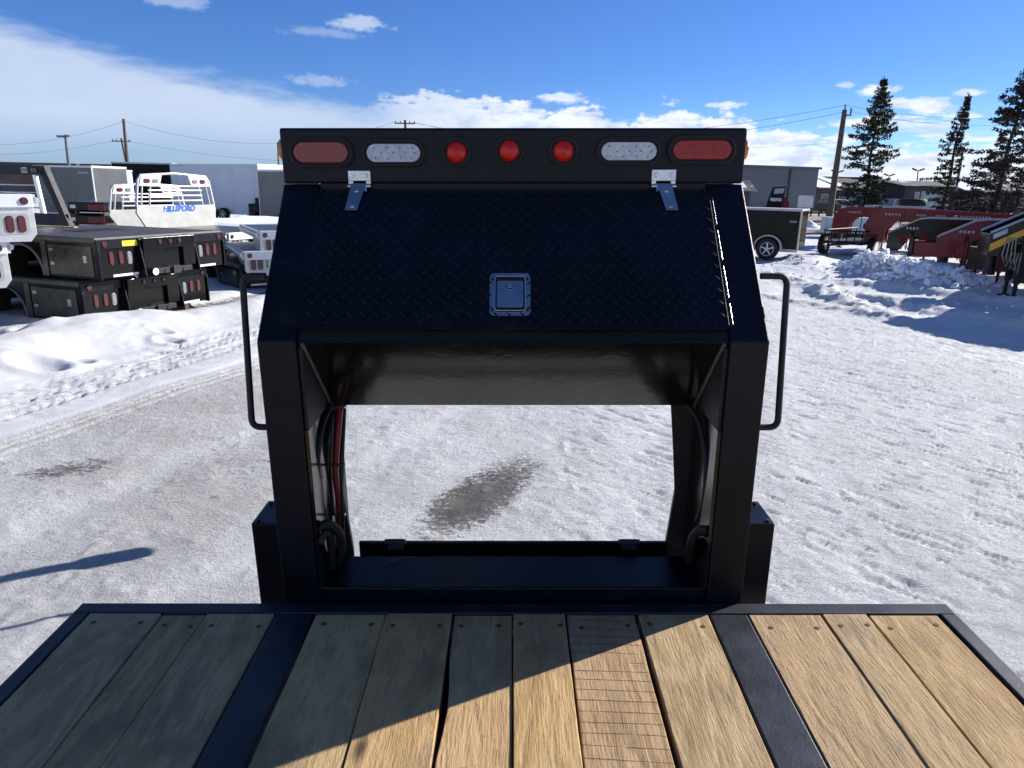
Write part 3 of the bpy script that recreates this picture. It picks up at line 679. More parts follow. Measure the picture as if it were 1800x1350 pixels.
# strap hinges
def hd_pt(px, py):
    d = T.inverted().to_3x3() @ ray(px, py); t_ = Y2 / d.y; return d.x * t_, HD + d.z * t_
for (pa, pb, s_) in ((612, 652, -1), (1146, 1187, 1)):
    x0, zt = hd_pt(pa, 300 if s_ < 0 else 298); x1, zb = hd_pt(pb, 318)
    h = MB(); h.bb(x0, x1, Y2 - .004, Y2 - .0005, zb, zt)
    HG = h.build('hinge', 'zinc', LD, .0008)
    zc = zb - .013
    h2 = MB(); h2.cyl((x0 - .001, Y2 - .008, zc), (x0 + .012, Y2 - .008, zc), .0058, n=14); h2.cyl((x1 - .012, Y2 - .008, zc), (x1 + .001, Y2 - .008, zc), .0058, n=14)
    h2.bb(x0, x0 + .012, Y2 - .0035, Y2 - .0005, zc, zb); h2.bb(x1 - .012, x1, Y2 - .0035, Y2 - .0005, zc, zb)
    xm = (x0 + x1) / 2
    h2.prism([(xm - .0195, Y2 - .0135, zc + .005), (xm + .0195, Y2 - .0135, zc + .005), (xm + .0195, Y2 - .017, zc - .012), (xm - .0195, Y2 - .017, zc - .012)], (0, -.003, 0))
    h2.build('hinge_knuckle', 'zinc', HG, .0006)
    t0, t1 = SL - .008, SL - .092
    dx_ = -.012 * (1 if s_ < 0 else -1) * 1.0
    h3 = MB(); h3.prism([onface(xm - .019, t0, .011), onface(xm + .019, t0, .011), onface(xm + dx_ + .0155, t1, .011), onface(xm + dx_ - .0155, t1, .011)], nvec * .0028)
    h3.build('hinge_strap', 'stainless', HG, .0008)
    for q, k_ in ((t0 - .024, .3), (t1 + .012, .85)): MB().cyl(onface(xm + dx_ * k_, q, .0138), onface(xm + dx_ * k_, q, .0165), .0055, .0042, n=12).build('hinge_screw', 'zinc', HG)
    for xx in (x0 + .011, x1 - .011): MB().cyl((xx, Y2 - .004, (zt + zb) / 2), (xx, Y2 - .0075, (zt + zb) / 2), .0055, .0042, n=12).build('hinge_screw', 'zinc', HG)
# lamps on the header
def lamp(px0, px1, py0, py1, lens, kind):
    x0, z1 = hd_pt(px0, py0); x1, z0 = hd_pt(px1, py1); xc, zc = (x0 + x1) / 2, (z0 + z1) / 2; w_, h_ = x1 - x0, z1 - z0
    rnd = kind == 'clearance_light'
    gz_ = .030 if rnd else .030
    g = MB(); g.oval((xc, Y2 - .0005, zc), w_ + gz_ * (.8 if rnd else 1), h_ + gz_ * (.8 if rnd else .9), .007)
    lip = []
    ow, oh = w_ + gz_ * (.8 if rnd else 1) - .012, h_ + gz_ * (.8 if rnd else .9) - .012; rr_ = min(ow, oh) / 2
    for k_, (sx, sz) in enumerate(((1, 1), (-1, 1), (-1, -1), (1, -1))):
        for i in range(7):
            q = math.pi / 2 * (k_ + i / 6.001); lip.append((xc + sx * (ow / 2 - rr_) + rr_ * math.cos(q), Y2 - .0085, zc + sz * (oh / 2 - rr_) + rr_ * math.sin(q)))
    lip2 = []
    for p_ in lip:
        if not lip2 or (Vector(p_) - Vector(lip2[-1])).length > 1e-4: lip2.append(p_)
    if (Vector(lip2[0]) - Vector(lip2[-1])).length < 1e-4: lip2.pop()
    g.tube(lip2, .0042, 8, True)
    gb = g.build('grommet', 'rubber', None, .003)
    ln = MB()
    if rnd:
        n_ = 20; r0 = h_ / 2; rings = [(1, 0), (.97, .006), (.75, .012), (.4, .0155), (0.001, .0165)]
        vs = []; fs = []
        for k_, (rr, dd) in enumerate(rings):
            for i in range(n_): q = 2 * math.pi * i / n_; vs.append((xc + r0 * rr * math.cos(q), Y2 - .006 - dd, zc + r0 * rr * math.sin(q)))
        for k_ in range(len(rings) - 1):
            for i in range(n_): fs.append((k_ * n_ + i, k_ * n_ + (i + 1) % n_, (k_ + 1) * n_ + (i + 1) % n_, (k_ + 1) * n_ + i))
        ln.add(vs, fs, True)
    else: ln.oval((xc, Y2 - .006, zc), w_, h_, .006)
    L = ln.build(kind, lens, bed, 0 if rnd else .003)
    gb.parent = L
    if not rnd:
        c_ = MB()
        if lens == 'clearlens':
            for dxx, dzz in ((-.36, .28), (-.12, .3), (.12, .28), (.36, .26), (-.22, -.02), (.0, 0), (.22, .02), (.4, 0), (-.34, -.28), (-.1, -.3), (.14, -.28), (.34, -.3)):
                c_.box((xc + dxx * w_, Y2 - .0125, zc + dzz * h_), (.0028, .002, .0028))
            c_.build('led_diode', 'led', L)
        else:
            for i in range(11): c_.bb(xc - w_ * .40 + i * w_ * .08 - .0006, xc - w_ * .40 + i * w_ * .08 + .0006, Y2 - .0128, Y2 - .0118, zc - h_ * .34, zc + h_ * .34)
            for j in (-.22, .02, .24): c_.bb(xc - w_ * .42, xc + w_ * .42, Y2 - .0129, Y2 - .0117, zc + j * h_ - .0006, zc + j * h_ + .0006)
            c_.build('lens_rib', lens, L)
    return L
lamp(517, 614, 250, 286, 'redlens', 'tail_light')
lamp(645, 740, 253, 285, 'clearlens', 'reverse_light')
lamp(784, 822, 249, 287, 'redlens2', 'clearance_light')
lamp(876, 914, 246, 284, 'redlens2', 'clearance_light')
lamp(971, 1009, 247, 285, 'redlens2', 'clearance_light')
lamp(1057, 1152, 250, 282, 'clearlens', 'reverse_light')
lamp(1183, 1282, 247, 280, 'redlens3', 'tail_light')
for sx in (-1, 1):
    a = MB(); zc = (Zt0 + Zt1) / 2 + .018
    a.oval((sx * XO, Y2 + .045, zc), .055, .052, -.013, ex=(0, -sx, 0), ez=(0, 0, 1)); a.build('side_marker', 'amber', bed, .004)
# grab handles
def fillet(pts, r, n=5):
    pts = [Vector(p) for p in pts]; out_ = [pts[0]]
    for i in range(1, len(pts) - 1):
        a = (pts[i - 1] - pts[i]).normalized(); c_ = (pts[i + 1] - pts[i]).normalized()
        p, q = pts[i] + a * r, pts[i] + c_ * r
        for k_ in range(n + 1):
            t_ = k_ / n; out_.append(p * (1 - t_) ** 2 + pts[i] * 2 * t_ * (1 - t_) + q * t_ ** 2)
    return out_ + [pts[-1]]
for sx in (-1, 1):
    XH = .640 if sx < 0 else .648
    pts = fillet([(sx * (XO - .005), 1.66, .828), (sx * XH, 1.66, .828), (sx * (XH - .006), 1.60, .470), (sx * (XO - .005), 1.60, .470)], .022)
    MB().tube(pts, .0078, 12).build('grab_handle', 'blackmatt', bed)
# bottom cross member, tread step and hinged front rail
cm = MB(); cm.bb(-XI + .001, XI - .001, Y1 + .012, Y1 + .17, -.10, .036); cm.build('cross_member', 'black', bed, .004)
cr = MB(); cr.bb(-.44, .44, 1.785, 1.797, -.03, .052); FR = cr.build('front_rail', 'blackgloss', bed, .002)
for x in (-.335, .33): ck = MB(); ck.bb(x - .022, x + .022, 1.778, 1.784, .032, .064); ck.cyl((x - .03, 1.781, .058), (x + .03, 1.781, .058), .006, n=10); ck.build('rail_hinge', 'worn', FR)
# gooseneck risers and neck (the neck itself is behind the header)
for sx in (-1, 1):
    mb = MB(); xs = sx * .5
    pr = [(.484, .0), (.455, .0)]
    prof = [(-.06, .458), (.20, .468), (.34, .444), (.52, .428)]
    vs = []; fs = []
    zs = [(-.30, .455), (.0, .447), (.20, .466), (.34, .452), (.50, .434), (.56, .43)]
    for z_, xi in zs:
        for (x, y) in ((xi - sx * .012, 1.80), (.515, 1.80), (.515, 1.852), (xi - sx * .012 + .012, 1.852)): vs.append((sx * x, y, z_))
    for i in range(len(zs) - 1):
        for j in range(4):
            q = (i * 4 + j, i * 4 + (j + 1) % 4, (i + 1) * 4 + (j + 1) % 4, (i + 1) * 4 + j); fs.append(q if sx > 0 else q[::-1])
    mb.add(vs, fs); mb.build('neck_riser', 'blackmatt', bed, .003)
    wp = MB(); a_, c_ = sorted((sx * .4985, sx * .4900)); wp.bb(a_, c_, Y1 + .006, 1.799, .037, .4695)
    W = wp.build('side_plate', 'panelgloss', bed)
    for y_, z_ in ((1.65, .42), (1.66, .31)): MB().cyl((sx * .4899, y_, z_), (sx * .4892, y_, z_), .0032, n=10).build('plate_hole', 'blackmatt', W)
for sx in (-1, 1):
    sg = MB(); a_, c_ = sorted((sx * .560, sx * .572)); sg.bb(a_, c_, 1.853, 2.16, -.30, .95); sg.build('shade_plate', 'black', bed)  # hidden plates added to keep sunlight off the deck planks
nk = MB()
for sx in (-1, 1):
    nk.prism([(sx * .46, 1.96, .45), (sx * .46, 1.96, .85), (sx * .46, 2.6, .86), (sx * .20, 4.30, .80), (sx * .20, 4.30, .60), (sx * .46, 2.6, .62)], (-sx * .07, 0, 0))
nk.bb(-.22, .22, 4.10, 4.95, .60, .72)
NK = nk.build('gooseneck', 'blackmatt', bed)
cp = MB(); cp.cyl((-.13, 4.68, .60), (-.13, 4.68, .10), .05, n=16); cp.cyl((-.13, 4.68, .12), (-.13, 4.68, -.02), .075, n=18); cp.build('coupler', 'blackmatt', NK)
ch = MB(); ch.cyl((-.06, 4.12, .62), (-.06, 4.12, .04), .014, n=8); ch.build('safety_chain', 'blackmatt', NK)
# hoses and cable looms inside the posts
def hose(pts, r, m, n=24, name='hose'):
    P = [Vector(p) for p in pts]; out_ = []
    for i in range(len(P) - 1):
        p0, p1, p2, p3 = P[max(i - 1, 0)], P[i], P[i + 1], P[min(i + 2, len(P) - 1)]
        for k_ in range(6):
            t_ = k_ / 6; out_.append(.5 * ((2 * p1) + (p2 - p0) * t_ + (2 * p0 - 5 * p1 + 4 * p2 - p3) * t_ ** 2 + (3 * p1 - p0 - 3 * p2 + p3) * t_ ** 3))
    out_.append(P[-1]); return MB().tube(out_, r, 10).build(name, m, bed)
def tp(px, py, y):                         # a point of the bed's own frame seen at that pixel, y ahead
    d = T.inverted().to_3x3() @ ray(px, py); return Vector((0, 0, HD)) + d * (y / d.y)
hose([tp(590, 700, 1.80), tp(570, 740, 1.70), tp(560, 790, 1.640), tp(560, 850, 1.640), tp(570, 900, 1.66), tp(582, 930, 1.70)], .0064, 'rubber')
hose([tp(600, 700, 1.80), tp(594, 760, 1.76), tp(590, 830, 1.75), tp(597, 900, 1.74), tp(599, 975, 1.73)], .0085, 'hosered')
hose([tp(607, 700, 1.79), tp(604, 760, 1.75), tp(599, 830, 1.735), tp(603, 900, 1.73), tp(604, 970, 1.73)], .0042, 'rubber')
hose([tp(584, 700, 1.79), tp(579, 760, 1.73), tp(577, 830, 1.72), tp(582, 905, 1.73)], .0105, 'blackgloss')
hose([tp(559, 928, 1.60), tp(577, 921, 1.61), tp(595, 935, 1.64), tp(600, 960, 1.67), tp(590, 1000, 1.70)], .012, 'rubber')
hose([tp(561, 955, 1.58), tp(572, 937, 1.60), tp(581, 952, 1.63), tp(583, 1000, 1.66)], .010, 'rubber')
hose([tp(1207, 712, 1.78), tp(1226, 735, 1.71), tp(1239, 790, 1.655), tp(1240, 850, 1.645), tp(1234, 890, 1.66), tp(1225, 915, 1.68)], .0064, 'rubber')
hose([tp(1245, 933, 1.59), tp(1230, 932, 1.61), tp(1216, 950, 1.65), tp(1212, 985, 1.70)], .012, 'rubber')
hose([tp(1246, 948, 1.57), tp(1234, 945, 1.60), tp(1226, 965, 1.64), tp(1222, 990, 1.68)], .008, 'blackgloss')
for py in (717, 817, 905): cl = MB(); a_ = tp(580, py, 1.72); c_ = tp(607, py - 1, 1.70); cl.tube([a_, (a_ + c_) / 2 + Vector((0, -.006, .002)), c_], .0036, 8); cl.build('cable_clamp', 'zinc', bed)
# jacks on both sides
for sx in (-1, 1):
    x0, x1 = sorted((sx * .594, sx * .692)); mb = MB(); mb.bb(x0, x1, YF + .098, YF + .235, -.8, .175)
    J = mb.build('jack_housing', 'black', bed, .004)
    for xx in (x0 + .015, x1 - .015):
        for yy in (YF + .113, YF + .215): MB().cyl((xx, yy, .175), (xx, yy, .180), .006, n=6).build('bolt', 'blackmatt', J)
    lg = MB(); xm = (x0 + x1) / 2; lg.bb(xm - .035, xm + .035, YF + .13, YF + .20, -.98, -.8); lg.bb(xm - .08, xm + .08, YF + .08, YF + .25, -1.0, -.98); lg.build('jack_foot', 'worn', J)


# ================================================================== the yard: left side
def lights_row(parent, spec, y, r_=.0):
    for (x, z, w_, h_, lens) in spec:
        a = MB(); a.oval((x, y, z), w_ + .02, h_ + .02, .008); g = a.build('light_bezel', 'zinc' if lens != 'redlens' else 'rubber', None, 0)
        c_ = MB(); c_.oval((x, y - .008, z), w_, h_, .008); L = c_.build('tail_light' if lens == 'redlens' else 'reverse_light', {'redlens': 'dullred', 'clearlens': 'dullclear'}[lens], parent, 0); g.parent = L

def skirt_prism(mb, x, L, H, thick, arch_y, arch_r, z0=0.0):
    """side skirt in the y-z plane with a round wheel opening cut from below"""
    pts = [(0, z0), (0, H)] + [(L, H), (L, z0)]
    pts += [(arch_y + arch_r * math.cos(q), z0 + arch_r * 1.05 * math.sin(q)) for q in [math.pi * i / 14 for i in range(15)]]
    # split into two outlines so that the faces stay simple
    n_ = 15; arc = [(arch_y + arch_r * math.cos(math.pi * i / 14), z0 + arch_r * 1.0 * math.sin(math.pi * i / 14)) for i in range(15)]
    mb.prism([(x, 0, z0), (x, 0, H), (x, arch_y, H)] + [(x, p, q) for p, q in arc[7:]], (thick, 0, 0))
    mb.prism([(x, L, z0), (x, L, H), (x, arch_y, H)] + [(x, p, q) for p, q in arc[:8][::-1]], (thick, 0, 0))

def skirted_bed(name, label, loc, rz, group=None, sticker=False, W=2.44, L=2.9, H=.60):
    t = thing(name, label, 'truck bed', loc, rz, group)
    d = MB(); d.bb(-W / 2, W / 2, 0.02, L, H - .07, H - .012); 
    d.bb(-W / 2 + .02, W / 2 - .02, .04, L - .02, H - .012, H - .002)
    D = d.build('deck', 'deckblack', t, .004)
    tr_ = MB()
    for j in range(56):
        y = .07 + j * (L - .12) / 56; tr_.bb(-W / 2 + .05, W / 2 - .05, y, y + .018, H - .002, H + .0035)
    tr_.build('tread_pattern', 'worn', D)
    hb = MB(); hb.bb(-.42, .42, 1.25, 1.75, H + .004, H + .010); hb.build('hatch', 'blackmatt', t)
    for sx in (-1, 1):
        mb = MB(); skirt_prism(mb, sx * W / 2 - (.0 if sx < 0 else .03), L, H - .07, .03, 1.62, .44)
        S = mb.build('side_skirt', 'blackgloss', t)
        r2 = MB(); arc = [(sx * (W / 2 + .006), 1.62 + .45 * math.cos(math.pi * i / 18), .45 * math.sin(math.pi * i / 18)) for i in range(19)]; r2.tube(arc, .022, 8); r2.build('fender_rim', 'polesteel', S)
        b2 = MB(); a_, c_ = sorted((sx * (W / 2 + .003), sx * (W / 2 + .012))); b2.bb(a_, c_, .10, 1.02, .04, H - .12); DR = b2.build('toolbox_door', 'darksteel', S, .004)
        b3 = MB(); a_, c_ = sorted((sx * (W / 2 + .012), sx * (W / 2 + .022)))
        for q in (.20, .40): b3.bb(a_, c_, .90, .98, q - .02, q + .02)
        b3.bb(a_, c_, .2, .27, .24, .34); b3.build('door_latch', 'zinc', DR)
        b4 = MB(); a_, c_ = sorted((sx * (W / 2 + .002), sx * (W / 2 + .016))); b4.bb(a_, c_, 1.05, 1.16, .0, H - .075); b4.build('skirt_post', 'darksteel', S)
        b5 = MB(); a_, c_ = sorted((sx * W / 2 * .72, sx * (W / 2 - .04))); b5.cyl((a_, 1.62, .0), (c_, 1.62, .0), .43, n=20, cap=False); b5.build('wheel_tub', 'darksteel', S)
        bx = MB(); a_, c_ = sorted((sx * .50, sx * W / 2)); 
        bx.prism([(a_, 0, .02), (c_, 0, .02), (c_, 0, H - .07), (a_, 0, H - .07)], (0, .03, 0))
        P_ = bx.build('tail_panel', 'blackgloss', t, .003)
        fr_ = MB(); 
        fr_.bb(a_, c_, -.018, -.001, H - .155, H - .02); 
        xe = sx * .52; fr_.prism([(xe, -.0, 0), (xe, -.0, H - .02), (xe, -.05, H - .04), (xe, -.14, .0)], (sx * .02, 0, 0))
        xo = sx * (W / 2 - .03); fr_.bb(min(xo, xo + sx * .03), max(xo, xo + sx * .03), -.03, -.001, 0, H - .16)
        fr_.build('panel_frame', 'black', P_, .003)
        o1 = sx * W / 2 * .80
        specs = [(sx * 1.00, .30, .06, .18, 'redlens'), (sx * .84, .30, .06, .18, 'redlens'), (sx * .69, .29, .06, .17, 'clearlens')]
        lights_row(P_, specs, -.001)
        lights_row(P_, [(sx * 1.10, H - .09, .07, .07, 'redlens')], -.019)
        rt = MB(); a_, c_ = sorted((sx * .56, sx * 1.0)); rt.bb(a_, c_, -.006, -.001, .025, .06); rt.build('reflective_tape', 'reflect', P_)
    c_ = MB(); c_.bb(-.50, .50, -.10, -.07, H - .20, H - .03); c_.bb(-.50, -.10, -.085, -.06, .10, H - .201); c_.bb(.26, .50, -.085, -.06, .10, H - .201); c_.bb(-.10, .26, -.03, -.02, .10, H - .201)
    CP = c_.build('centre_panel', 'blackgloss', t, .003)
    lights_row(CP, [(x, H - .10, .055, .055, 'redlens') for x in (-.2, 0, .18)], -.101)
    hc = MB(); hc.bb(-.34, .34, -.16, -.04, .02, .10); hc.bb(-.07, .07, -.20, -.16, .0, .12); hc.cyl((-.18, -.17, .05), (-.18, -.13, .05), .035, n=10); hc.cyl((.18, -.17, .05), (.18, -.13, .05), .035, n=10)
    hc.build('hitch_receiver', 'blackmatt', t, .003)
    pl = MB(); pl.cyl((-.40, -.185, .06), (-.40, -.175, .06), .055, n=14); pl.build('round_decal', 'reflect', t)
    fr2 = MB(); fr2.bb(-.45, -.38, .1, L - .05, .10, H - .08); fr2.bb(.38, .45, .1, L - .05, .10, H - .08); fr2.bb(-W / 2 + .05, W / 2 - .05, L - .1, L - .05, .05, H - .08)
    fr2.build('underframe', 'blackmatt', t)
    if sticker:
        k_ = MB(); k_.bb(-.80, -.52, -.0205, -.0185, H - .135, H - .055); k_.build('sticker', 'stickery', t)
    return t

BR = R(69.6)
def bed_frame(corner, rz, W=2.44):          # loc of the bed origin from its rear left corner
    return Vector((corner[0] + math.cos(rz) * W / 2, corner[1] + math.sin(rz) * W / 2, corner[2]))
low = G(150, 570, .05)
skirted_bed('truck_bed', 'lower black skirted truck bed lying on the snow, bottom of the stack by the bank', bed_frame((low.x, low.y, .06), BR), BR, 'black truck beds stacked behind the snow bank')
skirted_bed('truck_bed', 'upper black skirted truck bed with a yellow sticker on its tail, top of the stack', bed_frame((low.x + .24, low.y + .12, .68), R(68)), R(68), 'black truck beds stacked behind the snow bank', True)
# timber under the stack
for k_, (dx_, dy_) in enumerate(((-.35, .35), (-.15, 1.1), (.10, 1.9))):
    tm = MB(); tm.box((0, 0, 0), (1.5, .09, .09)); tag(tm.build('timber_block', 'rust', None, .004, (low.x + dx_ - .05, low.y + dy_, .045), BR + R(90)), ('timber under the near corner of the stacked black beds', 'timber under the middle of the stacked black beds', 'timber under the far end of the stacked black beds')[k_], 'timber', 'timbers under the stack')

# black beds farther right
q = G(345, 545, .1)
b3_ = skirted_bed('truck_bed', 'black skirted truck bed half hidden behind the stack, under the silver beds', (-6.55, 16.9, .05), R(64), 'black truck beds stacked behind the snow bank')

def alu_bed(label, loc, rz, W=2.3, L=2.6, H=.55, lights=3, group=None, dark_deck=True, taper=.55):
    t = thing('truck_bed', label, 'truck bed', loc, rz, group)
    d = MB(); d.bb(-W / 2, W / 2, .03, L, H - .05, H); d.build('deck', 'deckblack' if dark_deck else 'timber', t)
    rl = MB()
    for sx in (-1, 1):
        a_, c_ = sorted((sx * W / 2, sx * (W / 2 + .04))); rl.bb(a_, c_, .0, L, H - .15, H + .01); rl.cyl((sx * (W / 2 + .04), 0, H - .07), (sx * (W / 2 + .04), L, H - .07), .045, n=8)
    rl.build('side_rail', 'alu', t)
    for sx in (-1, 1):
        a_ = sx * .50; c_ = sx * W / 2; e_ = sx * (W / 2 * .93)
        p = MB(); p.prism([(a_, 0, .02), (e_, 0, .02), (c_, 0, .12), (c_, 0, H - .16), (a_, 0, H - .16)], (0, .03, 0)); P_ = p.build('tail_panel', 'alu', t, .004)
        lights_row(P_, [(sx * (W / 2 - .16 - .13 * i), .25, .075, .20, 'redlens' if i < lights - 1 or lights < 3 else 'clearlens') for i in range(lights)], -.001)
        fr_ = MB(); fr_.rrect((sx * (W / 2 - .29), -.001, .25), .44, .27, .05, .004); fr_.build('light_plate', 'alushade', P_)
        sp = MB(); sp.prism([(c_ - sx * .004, .03, .12), (c_ - sx * .004, .03, H - .15), (c_ - sx * .004, 1.05, H - .15), (c_ - sx * .004, .60, .12)], (-sx * .02, 0, 0)); sp.build('tail_skirt', 'alu', P_)
    b_ = MB(); b_.bb(-W / 2, W / 2, -.03, .03, H - .158, H + .012); BB_ = b_.build('tail_board', 'white', t, .008)
    lights_row(BB_, [(sx * (W / 2 - .10), H - .075, .075, .075, 'redlens') for sx in (-1, 1)] + [(x, H - .075, .05, .05, 'redlens') for x in (-.15, 0, .15)], -.031)
    u_ = MB()
    for sx in (-1, 1): u_.bb(sx * .42 - .04, sx * .42 + .04, .03, L, .1, H - .052)
    for i in range(5): u_.bb(-W / 2 + .03, W / 2 - .03, .2 + i * .5, .26 + i * .5, H - .13, H - .053)
    u_.build('underframe', 'alushade', t)
    return t
def bed_by_corner(label, px, py, Y, side, rz, W=2.3, **k):   # put the rear corner (top) at that place
    H = k.get('H', .55); c_ = atY(px, py, Y); s_ = -side
    loc = (c_.x + s_ * math.cos(rz) * (W / 2 + .04), c_.y + s_ * math.sin(rz) * (W / 2 + .04), c_.z - H)
    return alu_bed(label, loc, rz, W, **k)
bed_by_corner('upper bare aluminium truck bed at the left edge of the picture, above the black stack', 61, 343, 9.6, 1, R(46), H=.62, lights=2, group='silver truck beds')
bed_by_corner('lower bare aluminium truck bed cut off by the left edge of the picture', 16, 425, 9.4, 1, R(46), H=.62, lights=2, group='silver truck beds')
bed_by_corner('black-decked aluminium truck bed, upper of the pair beside the light rack', 452, 407, 14.2, -1, R(28), H=.52, group='silver truck beds')
bed_by_corner('aluminium truck bed, lower of the pair beside the light rack', 425, 443, 14.0, -1, R(28), H=.50, group='silver truck beds')
skirted_bed('truck_bed', 'black truck bed under the pair of silver beds beside the light rack', (-4.6, 14.9, .05), R(42), 'black truck beds stacked behind the snow bank', H=.45)

# headache racks
def rack(parent, kind, loc, W=1.9, H=1.28, letters=True):
    m1, m2 = ('alu', 'alushade') if kind == 'alu' else ('blackgloss', 'black')
    x, y, z = loc
    p = MB(); th_ = .05
    p.prism([(x - W * .40, y, z), (x + W * .47, y, z), (x + W * .5, y, z + H * .35), (x + W * .485, y, z + H * .43), (x - W * .485, y, z + H * .43), (x - W * .5, y, z + H * .30)], (0, th_, 0))
    RK = p.build('rack_panel', m2, parent, .006)
    fr_ = MB(); ol = [(x - W * .485, z + H * .42), (x - W * .44, z + H * .9), (x - W * .40, z + H), (x, z + H * 1.045), (x + W * .40, z + H), (x + W * .44, z + H * .9), (x + W * .485, z + H * .42)]
    fr_.tube([(a, y + .03, c_) for a, c_ in ol], .032, 8)
    for sx in (-1, 1):
        fr_.prism([(x + sx * W * .435, y, z + H * .80), (x + sx * W * .40, y, z + H * .99), (x + sx * W * .16, y, z + H * 1.02), (x + sx * W * .20, y, z + H * .80)], (0, .05, 0))
        for q in (.30, .395): fr_.tube([(x + sx * W * (q + .035), y + .03, z + H * .42), (x + sx * W * q, y + .03, z + H * .80)], .022, 6)
    for q in (.52, .62, .72, .80): fr_.tube([(x - W * .33, y + .03, z + H * q), (x + W * .33, y + .03, z + H * q)], .024, 6)
    fr_.prism([(x + W * .50, y + .055, z), (x + W * .50, y + .055, z + H * .32), (x + W * .50, y + .5, z)], (.02, 0, 0))
    fr_.build('rack_frame', m1, RK)
    lights_row(RK, [(x - W * .345, z + H * .895, .16, .085, 'redlens'), (x + W * .345, z + H * .895, .16, .085, 'redlens'), (x - W * .245, z + H * .895, .15, .085, 'clearlens'), (x + W * .245, z + H * .895, .15, .085, 'clearlens')], y - .002)
    if letters:
        text_mesh('lettering', 'HILLSBORO', .20, 'blueletter', RK, facing(x + .02, y - .004, z + H * .365), .003, .25, .95)
        sw = MB(); sw.prism([(x - .50, y - .004, z + H * .31), (x - .36, y - .004, z + H * .36), (x - .34, y - .004, z + H * .42), (x - .40, y - .004, z + H * .42)], (0, -.002, 0))
        sw.prism([(x - .25, y - .004, z + H * .295), (x - .05, y - .004, z + H * .27), (x + .1, y - .004, z + H * .30)], (0, -.002, 0))
        sw.prism([(x + .30, y - .004, z + H * .30), (x + .50, y - .004, z + H * .24), (x + .48, y - .004, z + H * .22), (x + .22, y - .004, z + H * .29)], (0, -.002, 0)); sw.build('swoosh', 'whiteletter', RK)
    return RK
c_ = atY(264, 402, 17.6); c2 = atY(366, 397, 19.3)
rz = math.atan2(c2.y - c_.y, c2.x - c_.x)
mid = (c_ + c2) / 2
hb_loc = Vector((mid.x, mid.y, mid.z - .45)) - Vector((-math.sin(rz), math.cos(rz), 0)) * 2.6
t = alu_bed('aluminium truck bed carrying the silver rack with blue lettering', hb_loc, rz, 2.1, 2.7, .45, group='silver truck beds')
rack(t, 'alu', (0, 2.6, .45), 2.5, 1.27)
st = MB()
for sx in (-.8, .8):
    for yy in (.3, 2.3): st.bb(sx - .1, sx + .1, yy, yy + .2, 0, max(.1, hb_loc.z + .1)); 
o = st.build('bed_stand', 'rust', t, loc=(0, 0, -hb_loc.z))
c_ = atY(212, 400, 21.0); c2 = atY(318, 398, 22.8); rz2 = math.atan2(c2.y - c_.y, c2.x - c_.x); mid = (c_ + c2) / 2
hl = Vector((mid.x, mid.y, mid.z - .45)) - Vector((-math.sin(rz2), math.cos(rz2), 0)) * 2.6
t = alu_bed('shaded aluminium truck bed whose silver rack shows behind the lettered one', hl, rz2, 2.1, 2.7, .45, group='silver truck beds')
rack(t, 'alu', (0, 2.6, .45), 2.6, 1.22, False)
# black rack at the far left with its bed and a timber
bk_ = thing('truck_bed', 'black truck bed with a tall barred black rack at the far left', 'truck bed', (0, 0, 0), 0)
a0, a1 = atY(-75, 402, 14.5), atY(128, 402, 13.6); rzb = math.atan2(a1.y - a0.y, a1.x - a0.x); Wb = (a1 - a0).length
bk_.location = (a0.x, a0.y, a0.z - .05); bk_.rotation_euler = (0, 0, rzb)
d = MB(); d.bb(-.1, Wb + .05, -.05, 2.8, -.10, .0); d.build('deck', 'deckblack', bk_)
d = MB(); d.bb(0, Wb, .0, 2.7, -.9, -.11); d.build('underframe', 'blackmatt', bk_)
Hk = 1.30
rk = MB(); rk.prism([(Wb, 0, 0), (Wb - .12, 0, 0), (Wb - .62, 0, Hk - .13), (Wb - .50, 0, Hk)], (0, .12, 0))
rk.prism([(0, 0, 0), (.12, 0, 0), (.62, 0, Hk - .13), (.50, 0, Hk)], (0, .12, 0))
rk.bb(.50, Wb - .50, 0, .12, Hk - .17, Hk); rk.bb(.30, Wb - .12, .04, .06, 0, .42)
RKB = rk.build('rack_frame', 'blackmatt', bk_, .006)
ba = MB()
for q in (.52, .66, .80, .94): ba.cyl((.5, .06, q), (Wb - .75 , .06, q), .014, n=8)
ba.prism([(Wb - .78, .04, .42), (Wb - .70, .04, .42), (Wb - .78, .04, Hk - .17), (Wb - .86, .04, Hk - .17)], (0, .05, 0))
ba.build('rack_bar', 'zinc', RKB)
lights_row(RKB, [(Wb - .74, Hk - .085, .16, .075, 'redlens'), (Wb - .98, Hk - .085, .16, .075, 'clearlens')], -.001)
a0, a1 = atY(58, 401, 12.6), atY(130, 400, 12.4); rzt = math.atan2(a1.y - a0.y, a1.x - a0.x)
tmb = MB(); tmb.bb(0, (a1 - a0).length, 0, .09, -.045, .05); tag(tmb.build('timber_block', 'timber', None, .003, a0, rzt), 'pale raw timber lying on the top black bed below the barred black rack', 'timber')

